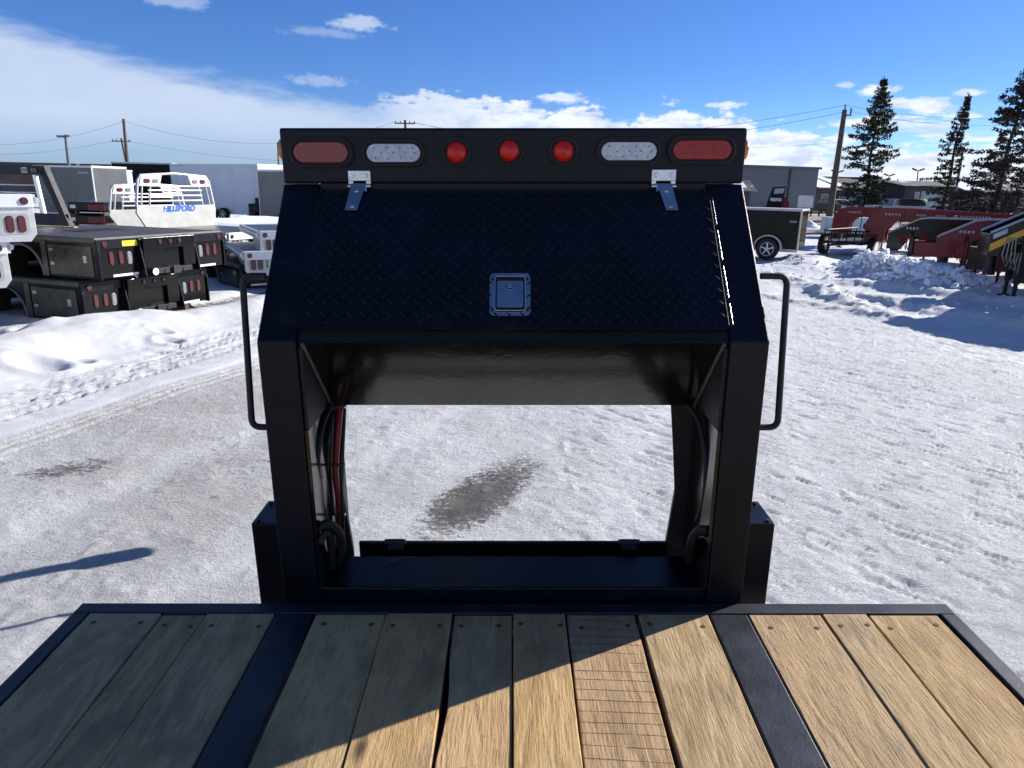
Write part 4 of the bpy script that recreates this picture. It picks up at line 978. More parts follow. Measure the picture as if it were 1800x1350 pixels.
# red truck beds stacked behind
for k_, (py, m_) in enumerate(((384, 'red'), (362, 'blackgloss'))):
    a0, a1 = atY(120, py, 22), atY(184, py + 1, 22); rzr = math.atan2(a1.y - a0.y, a1.x - a0.x); Wr = (a1 - a0).length
    t = thing('truck_bed', ('red truck bed under a black one, far behind the barred rack', 'black-topped red truck bed far behind the barred rack')[k_], 'truck bed', (a0.x, a0.y, a0.z), rzr)
    d = MB(); d.bb(0, Wr, 0, 2.2, -.12, .10 if k_ == 0 else .13); d.build('deck', 'blackgloss', t, .01)
    d = MB(); d.bb(Wr * .55, Wr, -.03, -.001, -.12, .06); d.build('tail_panel', 'red', t, .008)
    d = MB(); d.bb(Wr * .05, Wr * .2, -.012, -.001, -.06, .04); d.bb(Wr * .3, Wr * .95, -.034, -.031, -.20, -.17); d.build('sign_plate', 'white', t)
    d = MB(); d.bb(.1, .2, .1, 2, -.7, -.121); d.bb(Wr - .2, Wr - .1, .1, 2, -.7, -.121); d.build('underframe', 'rust', t)
# black lumber / racks between
d = MB(); 
t = thing('equipment_rack', 'dark steel rack of odds and ends left of the silver rack', 'rack')
for px in (150, 168, 186, 205): a0 = atY(px, 395, 24); d.bb(a0.x - .03, a0.x + .03, 24, 24.06, .0, a0.z + .35 + .1 * ((px * 7) % 3))
for z_ in (.5, .9): d.bb(atY(150, 395, 24).x, atY(205, 395, 24).x, 24, 24.9, z_, z_ + .06)
d.build('rack_frame', 'blackmatt', t)
# snow covered low bed to the right of the silver rack
a0, a1 = G(372, 398, .75), G(478, 402, .75)
t = thing('low_trailer', 'low black deck trailer under a blanket of snow behind the silver racks', 'trailer', ((a0.x + a1.x) / 2, a0.y, 0))
d = MB(); d.bb(-2.3, 2.6, 0, 5.5, .45, .70); d.build('deck', 'blackmatt', t)
d = MB(); n_ = 26
for k_ in range(n_): pass
gxs = [-2.3 + 4.9 * i / 24 for i in range(25)]; gys = [5.5 * j / 24 for j in range(25)]; rn = random.Random(5)
vs = [(x, y, .70 + (.0 if (i in (0, 24) or j in (0, 24)) else .09 + .12 * float(fbm(np.array([x * .9]), np.array([y * .7]), 3, 8)[0]))) for j, y in enumerate(gys) for i, x in enumerate(gxs)]
d.add(vs, [(j * 25 + i, j * 25 + i + 1, (j + 1) * 25 + i + 1, (j + 1) * 25 + i) for j in range(24) for i in range(24)], True); d.build('snow_cover', 'snowcap', t)
d = MB()
for sx in (-2.1, 2.4): d.cyl((sx - .1, 3.5, .33), (sx + .1, 3.5, .33), .33, n=16)
d.build('wheel', 'tyre', t)

# enclosed trailers
def side_box(name, label, cat, p1, p2, H, depth, m, rail='alu', lift=.45, rail_h=.09, wheels=True, door=None, group=None, marks=None, trim_m=None, axle=.55, fender=False, wr=.36):
    p1 = Vector(p1); p2 = Vector(p2); L = (p2 - p1).xy.length; rz = math.atan2(p2.y - p1.y, p2.x - p1.x)
    t = thing(name, label, cat, (p1.x, p1.y, 0), rz, group)
    d = MB(); d.bb(0, L, 0, depth, lift, H - rail_h); B = d.build('body', m, t, .015)
    n_ = max(2, int(L / .9)); d = MB()
    for i in range(1, n_): d.bb(L * i / n_ - .004, L * i / n_ + .004, -.003, -.0005, lift + .05, H - rail_h)
    d.build('panel_seam', m if m != 'blackwall' else 'blackmatt', B)
    d = MB(); d.bb(-.02, L + .02, -.02, depth + .02, H - rail_h + .001, H); d.build('roof', rail, t, .01)
    d = MB()
    for x in (0, L): d.bb(x - .025, x + .025, -.012, .03, lift, H - rail_h)
    d.bb(0, L, -.012, -.001, lift - .06, lift + .03); d.build('corner_trim', trim_m or rail, t)
    if wheels:
        xs = [L * axle - .45, L * axle + .45] if wheels == 2 else [L * axle]
        for x in xs: wheel(t, (x, -.06, wr), wr)
        if fender:
            f_ = MB(); arc = [(xs[0] + (wr + .09) * math.cos(q), wr + .05 + (wr + .05) * math.sin(q)) for q in [R(-8) + math.pi * 1.07 * i / 16 for i in range(17)]]
            vs = []; 
            for (a, c_) in arc: vs += [(a, -.24, c_), (a, -.003, c_)]
            f_.add(vs, [(2 * i, 2 * i + 1, 2 * i + 3, 2 * i + 2) for i in range(16)], True)
            vs2 = [];
            for (a, c_) in arc: vs2 += [(a, -.24, c_), (xs[0] + (a - xs[0]) * .90, -.24, wr + .05 + (c_ - wr - .05) * .90)]
            f_.add(vs2, [(2 * i, 2 * i + 1, 2 * i + 3, 2 * i + 2) for i in range(16)])
            FO = f_.build('fender', 'alushade', t); so = FO.modifiers.new('s', 'SOLIDIFY'); so.thickness = .012
        d = MB(); d.bb(L * .1, L * .9, .3, depth - .3, .36, lift - .01); d.build('chassis', 'blackmatt', t)
    if marks: 
        d = MB(); bar_text(d, L * marks[0], -.004, H * marks[1], L * marks[2], marks[3], marks[4]); d.build('lettering', marks[5], t)
    if door:
        d = MB(); d.bb(L, L + .05, .1, .15, lift, H - .1); d.build('door', 'alu', t)
    return t
def wheel(parent, c, r, w_=.22, rimm='alu', spokes=5):
    x, y, z = c
    a = MB(); n_ = 28; prof = [(r * .60, 0.0), (r * .66, -.012), (r * .93, -.012), (r, .02), (r, w_ - .02), (r * .93, w_), (r * .55, w_)]
    vs = []; 
    for (rr, yy) in prof:
        for i in range(n_): q = 2 * math.pi * i / n_; vs.append((x + rr * math.cos(q), y + yy - w_, z + rr * math.sin(q)))
    fs = [(k_ * n_ + i, k_ * n_ + (i + 1) % n_, (k_ + 1) * n_ + (i + 1) % n_, (k_ + 1) * n_ + i) for k_ in range(len(prof) - 1) for i in range(n_)]
    a.add(vs, [f_[::-1] for f_ in fs], True); TY = a.build('wheel', 'tyre', parent)
    h = MB(); rim_pts = [(x + r * .60 * math.cos(2 * math.pi * i / 24), y - w_ + .0, z + r * .60 * math.sin(2 * math.pi * i / 24)) for i in range(24)]
    h.tube(rim_pts, r * .035, 6, True); h.cyl((x, y - w_ - .02, z), (x, y - w_ + .05, z), r * .15, n=12)
    h.cyl((x, y - w_ + .07, z), (x, y - w_ + .09, z), r * .6, n=24)
    for i in range(spokes):
        q = 2 * math.pi * i / spokes + .3; c_, s_ = math.cos(q), math.sin(q); px_, pz = -s_ * r * .07, c_ * r * .07
        h.prism([(x + c_ * r * .1 + px_, y - w_ - .004, z + s_ * r * .1 + pz), (x + c_ * r * .6 + px_ * .8, y - w_ - .004, z + s_ * r * .6 + pz * .8), (x + c_ * r * .6 - px_ * .8, y - w_ - .004, z + s_ * r * .6 - pz * .8), (x + c_ * r * .1 - px_, y - w_ - .004, z + s_ * r * .1 - pz)], (0, .03, 0))
    h.build('rim', rimm, TY)
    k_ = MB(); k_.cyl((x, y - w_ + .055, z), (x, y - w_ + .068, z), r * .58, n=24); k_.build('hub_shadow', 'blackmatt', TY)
    return TY
side_box('cargo_trailer', 'charcoal enclosed trailer with small pale lettering behind the barred black rack', 'trailer', atY(60, 300, 36), atY(161, 300, 35), 2.72, 2.1, 'greywall', group='enclosed trailers parked in a row', marks=(.76, .86, .18, .12, 9, 'greyletter'))
t = side_box('cargo_trailer', 'silver trailer with an open mesh rear door, right of the charcoal trailer', 'trailer', atY(163, 300, 37), atY(199, 300, 37), 2.6, 1.8, 'bluepanel', group='enclosed trailers parked in a row', wheels=False, lift=.9)
d = MB(); d.bb(.45, 1.15, -.03, -.004, 1.0, 2.3); d.build('door', 'alu', t, .01)
d = MB(); d.bb(.0, 1.1, -.3, -.03, .75, .85); d.build('step', 'alu', t)
side_box('cargo_trailer', 'tall black enclosed trailer left of the big white one', 'trailer', atY(197, 300, 43), atY(303, 300, 43.5), 3.12, 2.4, 'blackwall', group='enclosed trailers parked in a row', wheels=2)
side_box('cargo_trailer', 'long white enclosed trailer, the biggest in the row', 'trailer', atY(300, 300, 42), atY(453, 300, 39), 3.05, 2.5, 'whitewall', group='enclosed trailers parked in a row', wheels=2, marks=(.10, .955, .05, .07, 7, 'greyletter'))
side_box('cargo_trailer', 'bronze brown enclosed trailer beside the light rack', 'trailer', atY(452, 300, 36), atY(560, 300, 34), 2.72, 2.3, 'brownwall', group='enclosed trailers parked in a row', wheels=2)
side_box('long_shed', 'long low dark building whose roof shows above the charcoal trailer', 'building', atY(-60, 300, 70), atY(200, 300, 72), 3.55, 8, 'house2', 'roof', wheels=False, lift=0, rail_h=.35)
# machine in front of the brown trailer
a0 = G(455, 392); t = thing('pump_unit', 'small black engine with a white cabinet in front of the bronze trailer', 'machine', (a0.x, a0.y, 0))
d = MB(); d.bb(.35, 1.3, 0, .6, .5, 1.35); d.build('cabinet', 'bluepanel', t, .02)
d = MB(); d.bb(-.5, .3, 0, .6, .4, 1.0); d.cyl((-.1, .3, 1.0), (-.1, .3, 1.3), .12, n=10); d.cyl((-.35, -.05, .8), (.05, -.05, .8), .2, n=12); d.build('engine', 'blackmatt', t, .02)
d = MB(); d.bb(-.6, 1.4, 0, .6, .3, .4); d.cyl((0, 0, .3), (0, .6, .3), .28, n=14); d.cyl((1., 0, .3), (1., .6, .3), .28, n=14); d.build('skid', 'worn', t)

# poles and wires
def pole(name, label, cat, base_px, base_py, Y, top_px, top_py, r, m='pole', group=None, arm=None):
    a0 = atY(base_px, base_py, Y); a1 = atY(top_px, top_py, Y); t = thing(name, label, cat, (a0.x, Y, 0), 0, group)
    d = MB(); tp_ = Vector((a1.x - a0.x, 0, a1.z)); d.cyl((-(a1.x - a0.x) * a0.z / (a1.z - a0.z), 0, 0), tp_, r * 1.25, r * .8, n=10); d.build('pole_shaft', m, t)
    if arm == 'cross':
        d = MB(); d.box(tp_ + Vector((0, -.1, -.35)), (2.2, .1, .12)); 
        for q in (-1, -.5, .5, 1): d.cyl(tp_ + Vector((q, -.1, -.29)), tp_ + Vector((q, -.1, -.1)), .05, n=8)
        d.build('cross_arm', m, t)
    elif arm == 'top':
        d = MB(); d.cyl(tp_ + Vector((0, 0, -.05)), tp_ + Vector((0, 0, .35)), .05, n=8); d.box(tp_ + Vector((.22, -.05, -.35)), (.5, .08, .08)); d.cyl(tp_ + Vector((.42, -.05, -.35)), tp_ + Vector((.42, -.05, .1)), .06, n=8); d.build('insulator_bracket', 'polesteel', t)
    elif arm == 'lamp':
        d = MB(); d.box(tp_ + Vector((-.3, -.1, 0)), (.55, .3, .16)); d.box(tp_ + Vector((.25, -.1, .05)), (.4, .3, .14)); d.build('lamp_head', 'polesteel', t)
    elif arm == 'twin':
        d = MB(); 
        for s_ in (-1, 1): d.box(tp_ + Vector((s_ * .75, 0, .1)), (1.0, .4, .28), Matrix.Rotation(s_ * -.35, 3, 'Y')); 
        d.box(tp_ + Vector((0, 0, -.05)), (1.3, .08, .08)); d.build('lamp_head', 'polesteel', t)
    return a0, a1
pole('street_lamp', 'yard lamp on a leaning steel pole above the barred black rack', 'lamp post', 121, 290, 60, 115, 240, .13, 'polesteel', None, 'lamp')
_, pA = pole('utility_pole', 'tall wooden utility pole at the left, the taller of the close pair', 'utility pole', 224, 285, 75, 217, 209, .17, 'pole', 'utility poles', None)
_, pB = pole('utility_pole', 'shorter wooden utility pole with cross-arm leaning beside the tall one at the left', 'utility pole', 222, 285, 88, 213, 243, .14, 'pole', 'utility poles', 'cross')
pole('utility_pole', 'thin pole beside the upper left corner of the light rack', 'utility pole', 490, 294, 80, 488, 250, .10, 'pole', 'utility poles', None)
_, pC = pole('utility_pole', 'utility pole whose top just shows above the middle of the light rack', 'utility pole', 716, 300, 80, 712, 211, .17, 'pole', 'utility poles', 'cross')
_, pD = pole('utility_pole', 'brown wooden utility pole with a bracket standing left of the nearest spruce', 'utility pole', 1459, 372, 52, 1485, 193, .20, 'pole', 'utility poles', 'top')
pole('utility_pole', 'thin utility pole between the middle and the right spruces', 'utility pole', 1681, 330, 95, 1694, 258, .16, 'polesteel', 'utility poles', 'cross')
pole('street_lamp', 'distant twin-headed lamp post above the snowy houses', 'lamp post', 1611, 330, 150, 1614, 299, .13, 'polesteel', 'distant lamp posts', 'twin')
pole('street_lamp', 'distant twin-headed lamp post right of the brown utility pole', 'lamp post', 1470, 322, 150, 1472, 302, .13, 'polesteel', 'distant lamp posts', 'twin')
pole('street_lamp', 'distant twin-headed lamp post behind the nearest spruce', 'lamp post', 1561, 325, 170, 1563, 308, .13, 'polesteel', 'distant lamp posts', 'twin')
pole('utility_pole', 'short thin mast on the horizon between the nearest and the middle spruce', 'utility pole', 1577, 325, 160, 1578, 314, .12, 'polesteel', 'utility poles', None)
def wire(label, p, q, sag):
    p = Vector(p); q = Vector(q); n_ = 24; pts = [p.lerp(q, i / n_) + Vector((0, 0, -sag * 4 * (i / n_) * (1 - i / n_))) for i in range(n_ + 1)]
    L = (p + q) / 2; tag(MB().tube([v - p for v in pts], .012, 5).build('power_line', 'wire', None, 0, p), label, 'cable', 'overhead lines')
wire('topmost cable from the tall left pole to the pole above the light rack', pA + Vector((0, 0, -.2)), pC + Vector((-1, -.1, -.2)), 2.2)
wire('lower cable running right from the short left pole behind the light rack', pB + Vector((.9, -.1, -.3)), atY(620, 283, 90), .8)
wire('cable running left from the tall pole out of the picture', pA + Vector((0, 0, -.2)), atY(-120, 246, 75), 1.2)
wire('lower cable running left from the short pole out of the picture', pB + Vector((-.9, -.1, -.3)), atY(-120, 268, 88), .8)
wire('topmost cable from the pole above the light rack to the brown pole', pC + Vector((.5, -.1, -.2)), pD + Vector((0, 0, .3)), 1.8)
wire('second cable from the pole above the light rack to the brown pole', pC + Vector((1, -.1, -.2)), pD + Vector((.2, 0, -.1)), 2.1)
wire('topmost cable running right from the brown pole past the spruces', pD + Vector((.0, 0, .3)), atY(1900, 196, 60), .7)
wire('second cable running right from the brown pole past the spruces', pD + Vector((.4, 0, -.1)), atY(1900, 204, 60), .8)
wire('thin cable crossing low in the sky right of the light rack', atY(1120, 258, 110), atY(1478, 250, 110), .5)

# ================================================================== the yard: right side
side_box('cargo_trailer', 'small black enclosed cargo trailer with silver trim and fender, right of the light rack', 'trailer', atY(1282, 400, 23.9), atY(1406, 400, 22.8), 1.62, 1.5, 'blackwall', rail='alushade', lift=.33, rail_h=.07, fender=True, axle=.60, wr=.35, marks=(.855, .74, .10, .06, 7, 'greyletter'))
a0 = atY(1352, 362, 29)
t = thing('loader_attachment', 'black upright blade-shaped panel with white lettering behind the small black trailer', 'equipment', (a0.x, 29, 0))
d = MB(); zb_, zt_ = 0.0, 2.36
d.prism([(-.55, 0, .0), (.35, 0, .0), (.60, 0, zt_), (.08, 0, zt_ - .03)], (0, .12, 0)); P_ = d.build('panel', 'blackgloss', t, .02)
d = MB(); d.prism([(.13, -.004, 2.06), (.50, -.004, 2.10), (.54, -.004, 2.29), (.15, -.004, 2.26)], (0, -.004, 0)); d.build('top_sticker', 'greyletter', P_)
d = MB(); bar_text(d, .02, -.004, 1.78, .46, .13, 6); d.build('lettering', 'whiteletter', P_)
d = MB(); d.bb(-.55, .6, .1, 1.2, .25, .45); d.bb(.4, .5, .1, .2, .0, 1.5); d.build('base_frame', 'blackmatt', t)
a0 = atY(1378, 350, 30); t = thing('small_engine', 'small dark engine with a red cowl right of the lettered panel', 'machine', (a0.x, 30, 0))
d = MB(); d.bb(-.3, .25, 0, .5, .3, 1.75); d.cyl((-.1, .2, 1.75), (.05, .2, 2.1), .07, n=8); d.build('engine_block', 'blackmatt', t, .02)
d = MB(); d.prism([(-.05, -.02, 1.55), (.25, -.02, 1.55), (.12, -.02, 1.98), (-.02, -.02, 1.9)], (0, .3, 0)); d.build('cowl', 'red', t, .01)
d = MB(); d.bb(-.5, .5, 0, .6, 0, .3); d.build('skid', 'worn', t)

# small utility trailer with rails
ca, cb = G(1530, 452), G(1452, 446)
rzu = math.atan2(cb.y - ca.y, cb.x - ca.x) + math.pi          # local x from far wheel to near wheel
t = thing('utility_trailer', 'small open black utility trailer with railed sides and a white-rimmed wheel', 'trailer', (cb.x, cb.y, 0), rzu)
Wu = (ca - cb).length
d = MB(); x0, x1, y0, y1 = .12, Wu - .12, -.7, 2.4
d.bb(x0, x1, y0, y1, .42, .52); d.build('bed', 'blackmatt', t)
d = MB()
def rail(p, q, n_):
    p = Vector(p); q = Vector(q)
    for z_ in (.88,): d.tube([p + Vector((0, 0, z_)), q + Vector((0, 0, z_))], .028, 6)
    for i in range(n_ + 1): u_ = p.lerp(q, i / n_); d.tube([u_ + Vector((0, 0, .46)), u_ + Vector((0, 0, .88))], .022, 6)
rail((x0, y0, 0), (x1, y0, 0), 5); rail((x0, y0, 0), (x0, y1, 0), 5); rail((x1, y0, 0), (x1, y1, 0), 5)
d.tube([(x0 + .4, y0, .45), (Wu / 2, y0 - 1.3, .45)], .04, 6); d.tube([(x1 - .4, y0, .45), (Wu / 2, y0 - 1.3, .45)], .04, 6); d.tube([(Wu / 2, y0 - 1.25, .75), (Wu / 2, y0 - 1.25, .1)], .03, 6)
d.build('side_rail', 'blackmatt', t)
for i, xx in enumerate((Wu + .14, -.02)):
    h = MB(); h.cyl((xx - .2, 0, .34), (xx, 0, .34), .34, n=24); TY = h.build('wheel', 'tyre', t, .03)
    h = MB(); h.cyl((xx - .205, 0, .34), (xx + .006, 0, .34), .20, n=20); h.build('rim', 'white', TY)
    h = MB(); h.bb(xx - .24, xx + .02, -.42, .42, .72, .75); h.build('fender', 'blackmatt', t)

# white machine parts lying between the trailers
a0 = G(1448, 418); t = thing('machine_crate', 'pale blue and white machine box beside the nearest red gooseneck', 'machine', (a0.x, a0.y, 0), R(-12))
d = MB(); d.bb(0, 2.3, 0, 1.2, .25, 1.0); d.build('box', 'bluepanel', t, .03)
for q, r_ in ((.45, .16), (1.9, .18)):
    h = MB(); h.cyl((q, -.012, .62), (q, .02, .62), r_, n=14); h.build('port', 'blackmatt', t)
d = MB(); d.bb(.05, 2.25, .1, 1.1, 0, .25); d.build('skid', 'blackmatt', t)
a0 = G(1490, 405); t = thing('forklift_mast', 'dark upright mast with light panels seen inside the first red gooseneck', 'machine', (a0.x, a0.y, 0), R(-10))
d = MB(); d.bb(0, .12, 0, .15, 0, 1.75); d.bb(.55, .67, 0, .15, 0, 1.75); d.bb(0, .67, 0, .12, 1.1, 1.25); d.bb(0, 1.2, .1, .9, .2, .7); d.build('mast', 'blackmatt', t, .01)
d = MB(); d.bb(.75, 1.35, -.05, .05, .75, 1.5); d.bb(.0, .6, -.06, -.01, .3, .6); d.build('panel', 'bluepanel', t, .02)

def gooseneck(label, px, Y, rz, zt, m, style, deck_m='blackmatt', group='gooseneck trailers on the right'):
    a0 = atY(px, 400, Y); t = thing('gooseneck_trailer', label, 'trailer', (a0.x, a0.y, 0), rz, group)
    if style == 'arch':
        n_ = 10
        arch = [(1.15 + .52 * math.cos(math.pi * i / n_), zt - .86 + .50 * math.sin(math.pi * i / n_)) for i in range(n_ + 1)]
        outer = [(0, .65), (0, zt - .5), (.18, zt - .16), (.5, zt)]
        for yy in (0, .95):
            p = MB()
            p.prism([(0, yy, .55), (0, yy, zt - .45), (.16, yy, zt - .14), (.45, yy, zt), (1.15, yy, zt)] + [(x, yy, z_) for x, z_ in arch[n_ // 2:]] + [(.63, yy, .55)], (0, .09, 0))
            p.prism([(1.15, yy, zt)] + [(4.6, yy, zt - .10), (4.6, yy, zt - .50), (2.3, yy, zt - .50), (2.05, yy, .75), (2.05, yy, .55), (1.67, yy, .55)] + [(x, yy, z_) for x, z_ in arch[:n_ // 2 + 1]], (0, .09, 0))
            NK = p.build('neck_beam', m, t, .01)
        for x in (.3, 1.8, 3.4): MB().bb(x, x + .12, .091, .949, zt - .4, zt - .25).build('neck_brace', m, t)
        for (x, z_, w_, h_, n_) in ((.55, .24, .5, .07, 5), (1.5, .24, .3, .07, 4), (2.05, .25, .3, .07, 4), (2.75, .27, .85, .09, 10), (3.9, .27, .3, .06, 4)):
            d = MB(); bar_text(d, x, -.002, zt - z_, w_, h_, n_); d.build('lettering', 'greyletter', t)
        if px > 1500: text_mesh('logo', 'G', .15, 'whiteletter', t, facing(2.62, -.004, zt - .23), .004)
        legs = [(.30, .1), (1.85, .1)]
        MB().bb(2.5, 4.5, .2, .8, .45, zt - .62).build('dark_mass', 'blackmatt', t, .01)  # black block added to darken the underside of the neck
        for x in (1.0, 1.28): MB().bb(x, x + .035, .45, .485, .3, zt - .4).build('stake', 'blackmatt', t)
        xr = 4.6; zd = zt - .5
    else:
        for yy in (0, .95):
            p = MB(); p.prism([(0, yy, zt - .95), (0, yy, zt - .45), (.75, yy, zt - .04), (1.0, yy, zt), (4.0, yy, zt), (4.0, yy, zt - .36), (1.25, yy, zt - .36), (.55, yy, zt - .62), (.38, yy, zt - .95)], (0, .09, 0)); NK = p.build('neck_beam', m, t, .008)
            p = MB(); f_ = -.012
            p.prism([(0, yy + f_, zt - .45), (.75, yy + f_, zt - .04), (1.0, yy + f_, zt), (4.0, yy + f_, zt), (4.0, yy + f_, zt - .03), (1.01, yy + f_, zt - .03), (.76, yy + f_, zt - .07), (0, yy + f_, zt - .49)], (0, .010, 0)); p.build('beam_flange', 'greyletter', NK)
        if style == 'stripe':
            p = MB(); p.prism([(.02, -.02, zt - .86), (.02, -.02, zt - .70), (.85, -.02, zt - .20), (1.1, -.02, zt - .14), (3.9, -.02, zt - .14), (3.9, -.02, zt - .28), (1.12, -.02, zt - .28), (.80, -.02, zt - .36)], (0, .012, 0)); p.build('stripe', 'yellow', t)
            p = MB(); p.prism([(.05, -.022, zt - .60), (.05, -.022, zt - .50), (.28, -.022, zt - .37), (.28, -.022, zt - .47)], (0, .01, 0)); p.build('sticker', 'bluepanel', t)
        else:
            for (x, z_, w_, n_) in ((.45, .36, .35, 4), (1.9, .22, .45, 6)): p = MB(); bar_text(p, x, -.014, zt - z_, w_, .07, n_); p.build('lettering', 'greyletter', t)
        MB().bb(.0, .40, .091, .949, zt - .95, zt - .50).build('nose_box', m, t, .01)
        for x in (1.3, 3.2): MB().bb(x, x + .12, .091, .949, zt - .35, zt - .2).build('neck_brace', m, t, .01)
        d = MB(); d.cyl((.2, .5, zt - .951), (.2, .5, .55), .09, n=12); d.cyl((.2, .5, .6), (.2, .5, .48), .12, n=12); d.build('coupler', 'rust' if m != 'blackgloss' else 'blackmatt', t)
        d = MB(); d.bb(.72, 2.2, .05, .9, .38, zt - .70); d.build('neck_box', 'rust' if m == 'darkred' else ('rust' if style == 'stripe' else 'red'), t, .02)
        legs = [(.58, .0), (.60, .82), (1.35, .03), (2.3, .05)]
        for yy in (.30, .62): MB().bb(1.0, 3.9, yy, yy + .06, .50, zt - .42).build('dark_slab', 'blackmatt', t, .005)  # dark slabs added below the neck so its underside reads dark
        xr = 4.0; zd = zt - .5
        d = MB()
        for k_ in range(4): 
            q = random.Random(k_ + int(px)); d.tube([(.30 + .05 * k_, -.03, zt - .55), (.25 + .08 * k_, -.10, .95 - .05 * k_), (.35 + .08 * k_, -.08, .72 - .06 * k_), (.45 + .05 * k_, -.03, 1.0)], .014, 6)
        d.build('hanging_cable', 'rope' if style == 'stripe' else 'hosered', t)
    for (x, yy) in legs:
        d = MB(); d.bb(x, x + .11, yy, yy + .11, .35, zt - .4); d.bb(x + .02, x + .09, yy + .02, yy + .09, .03, .36); d.bb(x - .06, x + .17, yy - .06, yy + .17, 0.0, .035); d.build('jack_leg', m if style != 'stripe' else 'blackmatt', t, .005)
    d = MB(); d.bb(xr, xr + .12, -.7, 1.75, zd - .35, zd + .35); d.bb(xr + .12, xr + 6.5, -.7, 1.75, zd - .45, zd - .25); d.bb(xr + .1, xr + 6.4, -.1, 1.1, zd - .7, zd - .451); d.build('deck', deck_m if style != 'arch' else m, t, .01)
    for x in (xr + 3.4, xr + 4.4):
        for yy in (-.66, 1.49):
            h = MB(); h.cyl((x, yy, .38), (x, yy + .22, .38), .38, n=22); h.cyl((x, yy - .004, .38), (x, yy + .224, .38), .19, n=16); h.build('wheel', 'tyre', t, .02)
    return t
gooseneck('red gooseneck trailer with an arched neck, farthest left of the red ones', 1462, 29.5, R(-31), 1.62, 'red', 'arch')
g2 = gooseneck('red gooseneck trailer with arched neck, white lettering and a spare tyre on top', 1521, 25.0, R(-33), 1.68, 'red', 'arch')
a0 = atY(1603, 362, 26.2); d = MB()
n_ = 26; vs = []; prof = [(.22, 0), (.40, 0), (.46, .05), (.46, .20), (.40, .25), (.22, .25)]
for (rr, zz) in prof:
    for i in range(n_): vs.append((rr * math.cos(2 * math.pi * i / n_), rr * math.sin(2 * math.pi * i / n_), zz))
d.add(vs, [(k_ * n_ + i, k_ * n_ + (i + 1) % n_, ((k_ + 1) % 6) * n_ + (i + 1) % n_, ((k_ + 1) % 6) * n_ + i) for k_ in range(6) for i in range(n_)], True)
o = d.build('spare_tyre', 'tyre', None, 0, (a0.x, a0.y, a0.z)); tag(o, 'black spare tyre lying flat on top of the lettered red gooseneck', 'tyre')
gooseneck('gooseneck trailer with a dark grey neck over red boxes, between the red ones', 1563, 21.5, R(-31), 1.50, 'blackgloss', 'swan')
gooseneck('dark red gooseneck trailer with a rust brown box under its neck', 1650, 17.8, R(-33), 1.60, 'darkred', 'swan')
gooseneck('black gooseneck trailer with a yellow stripe, nearest at the right edge', 1744, 15.0, R(-22), 1.86, 'blackgloss', 'stripe')
# boards and pipes stacked under the nearest gooseneck
a0 = G(1768, 505)
for k_ in range(4):
    d = MB(); d.bb(0, 3.2, 0, .35, 0, .055); tag(d.build('board', ('white', 'timber', 'white', 'rust')[k_], None, .004, (a0.x + .05 * k_, a0.y + 1.1 + .06 * k_, .42 + .14 * k_), R(4 - k_)), ('lowest pale board stacked behind the striped gooseneck', 'raw timber board second from the bottom behind the striped gooseneck', 'pale board third from the bottom behind the striped gooseneck', 'rusty board on top of the stack behind the striped gooseneck')[k_], 'board', 'boards behind the striped gooseneck')
# unseen trailer added outside the right edge to cast shade on the snow
side_box('cargo_trailer', 'unseen white enclosed trailer added outside the right edge to shade the snow', 'trailer', (11.5, 12.0, 0), (16.6, 14.6, 0), 2.35, 2.2, 'whitewall', wheels=2)

# ------------------------------------------------------------------ buildings beyond the road
def building(label, pxa, pxb, Ya, Yb, H, depth, m, roofh=0.0, roofm='roof', cap=False, wins=(), doors=(), name='house', cat='house', group='houses beyond the road'):
    p1 = atY(pxa, 340, Ya); p2 = atY(pxb, 340, Yb); L = (p2 - p1).xy.length; rz = math.atan2(p2.y - p1.y, p2.x - p1.x)
    t = thing(name, label, cat, (p1.x, p1.y, 0), rz, group)
    d = MB(); d.bb(0, L, 0, depth, -.1, H); B = d.build('wall', m, t)
    d = MB()
    if roofh:
        e = .5; d.prism([(-e, -e, H + .001), (-e, depth + e, H + .001), (-e, depth / 2, H + roofh)], (L + 2 * e, 0, 0))
    else: d.bb(-.15, L + .15, -.15, depth, H + .001, H + .18)
    RF = d.build('roof', roofm, t)
    if cap:
        d = MB(); d.prism([(-.3, -.35, H + .18), (-.3, depth / 2 - .3, H + roofh + .0), (-.3, depth / 2 - .3, H + roofh + .14), (-.3, -.4, H + .30)], (L * cap, 0, 0)); d.build('roof_snow', 'snowcap', RF)
    for (x, z, w_, h_, mm) in wins:
        d = MB(); d.bb(L * x - w_ / 2 - .08, L * x + w_ / 2 + .08, -.05, -.001, z - .08, z + h_ + .08); W1 = d.build('window', 'trim', B)
        d = MB(); d.bb(L * x - w_ / 2, L * x + w_ / 2, -.065, -.051, z, z + h_); d.build('pane', mm, W1)
    for (x, w_, h_, mm) in doors:
        d = MB(); d.bb(L * x - w_ / 2, L * x + w_ / 2, -.07, -.002, 0.0, h_); d.build('door', mm, B)
    return t, L
t, L = building('plain grey metal building with a dark downpipe, right of the light rack', 1255, 1434, 76, 80, 4.7, 22, 'metalwall', name='warehouse', cat='building', group=None, doors=((.90, 2.0, 1.9, 'white'),))
d = MB()
for i in range(1, 60): d.bb(L * i / 60 - .03, L * i / 60 + .03, -.03, -.001, 0, 4.7)
d.build('cladding_rib', 'metalwall', t)
d = MB(); d.bb(L * .705, L * .705 + .12, -.16, -.031, 0, 4.7); d.build('downpipe', 'house', t)
d = MB(); d.bb(-.2, L + .2, -.25, -.16, 4.65, 4.89); d.build('gutter', 'polesteel', t)
building('small brown outbuilding with snow on its roof beside the grey metal building', 1437, 1470, 90, 91, 2.6, 7, 'house2', 1.2, cap=1.0, wins=((.5, 1.0, 1.4, 1.0, 'glass'),))
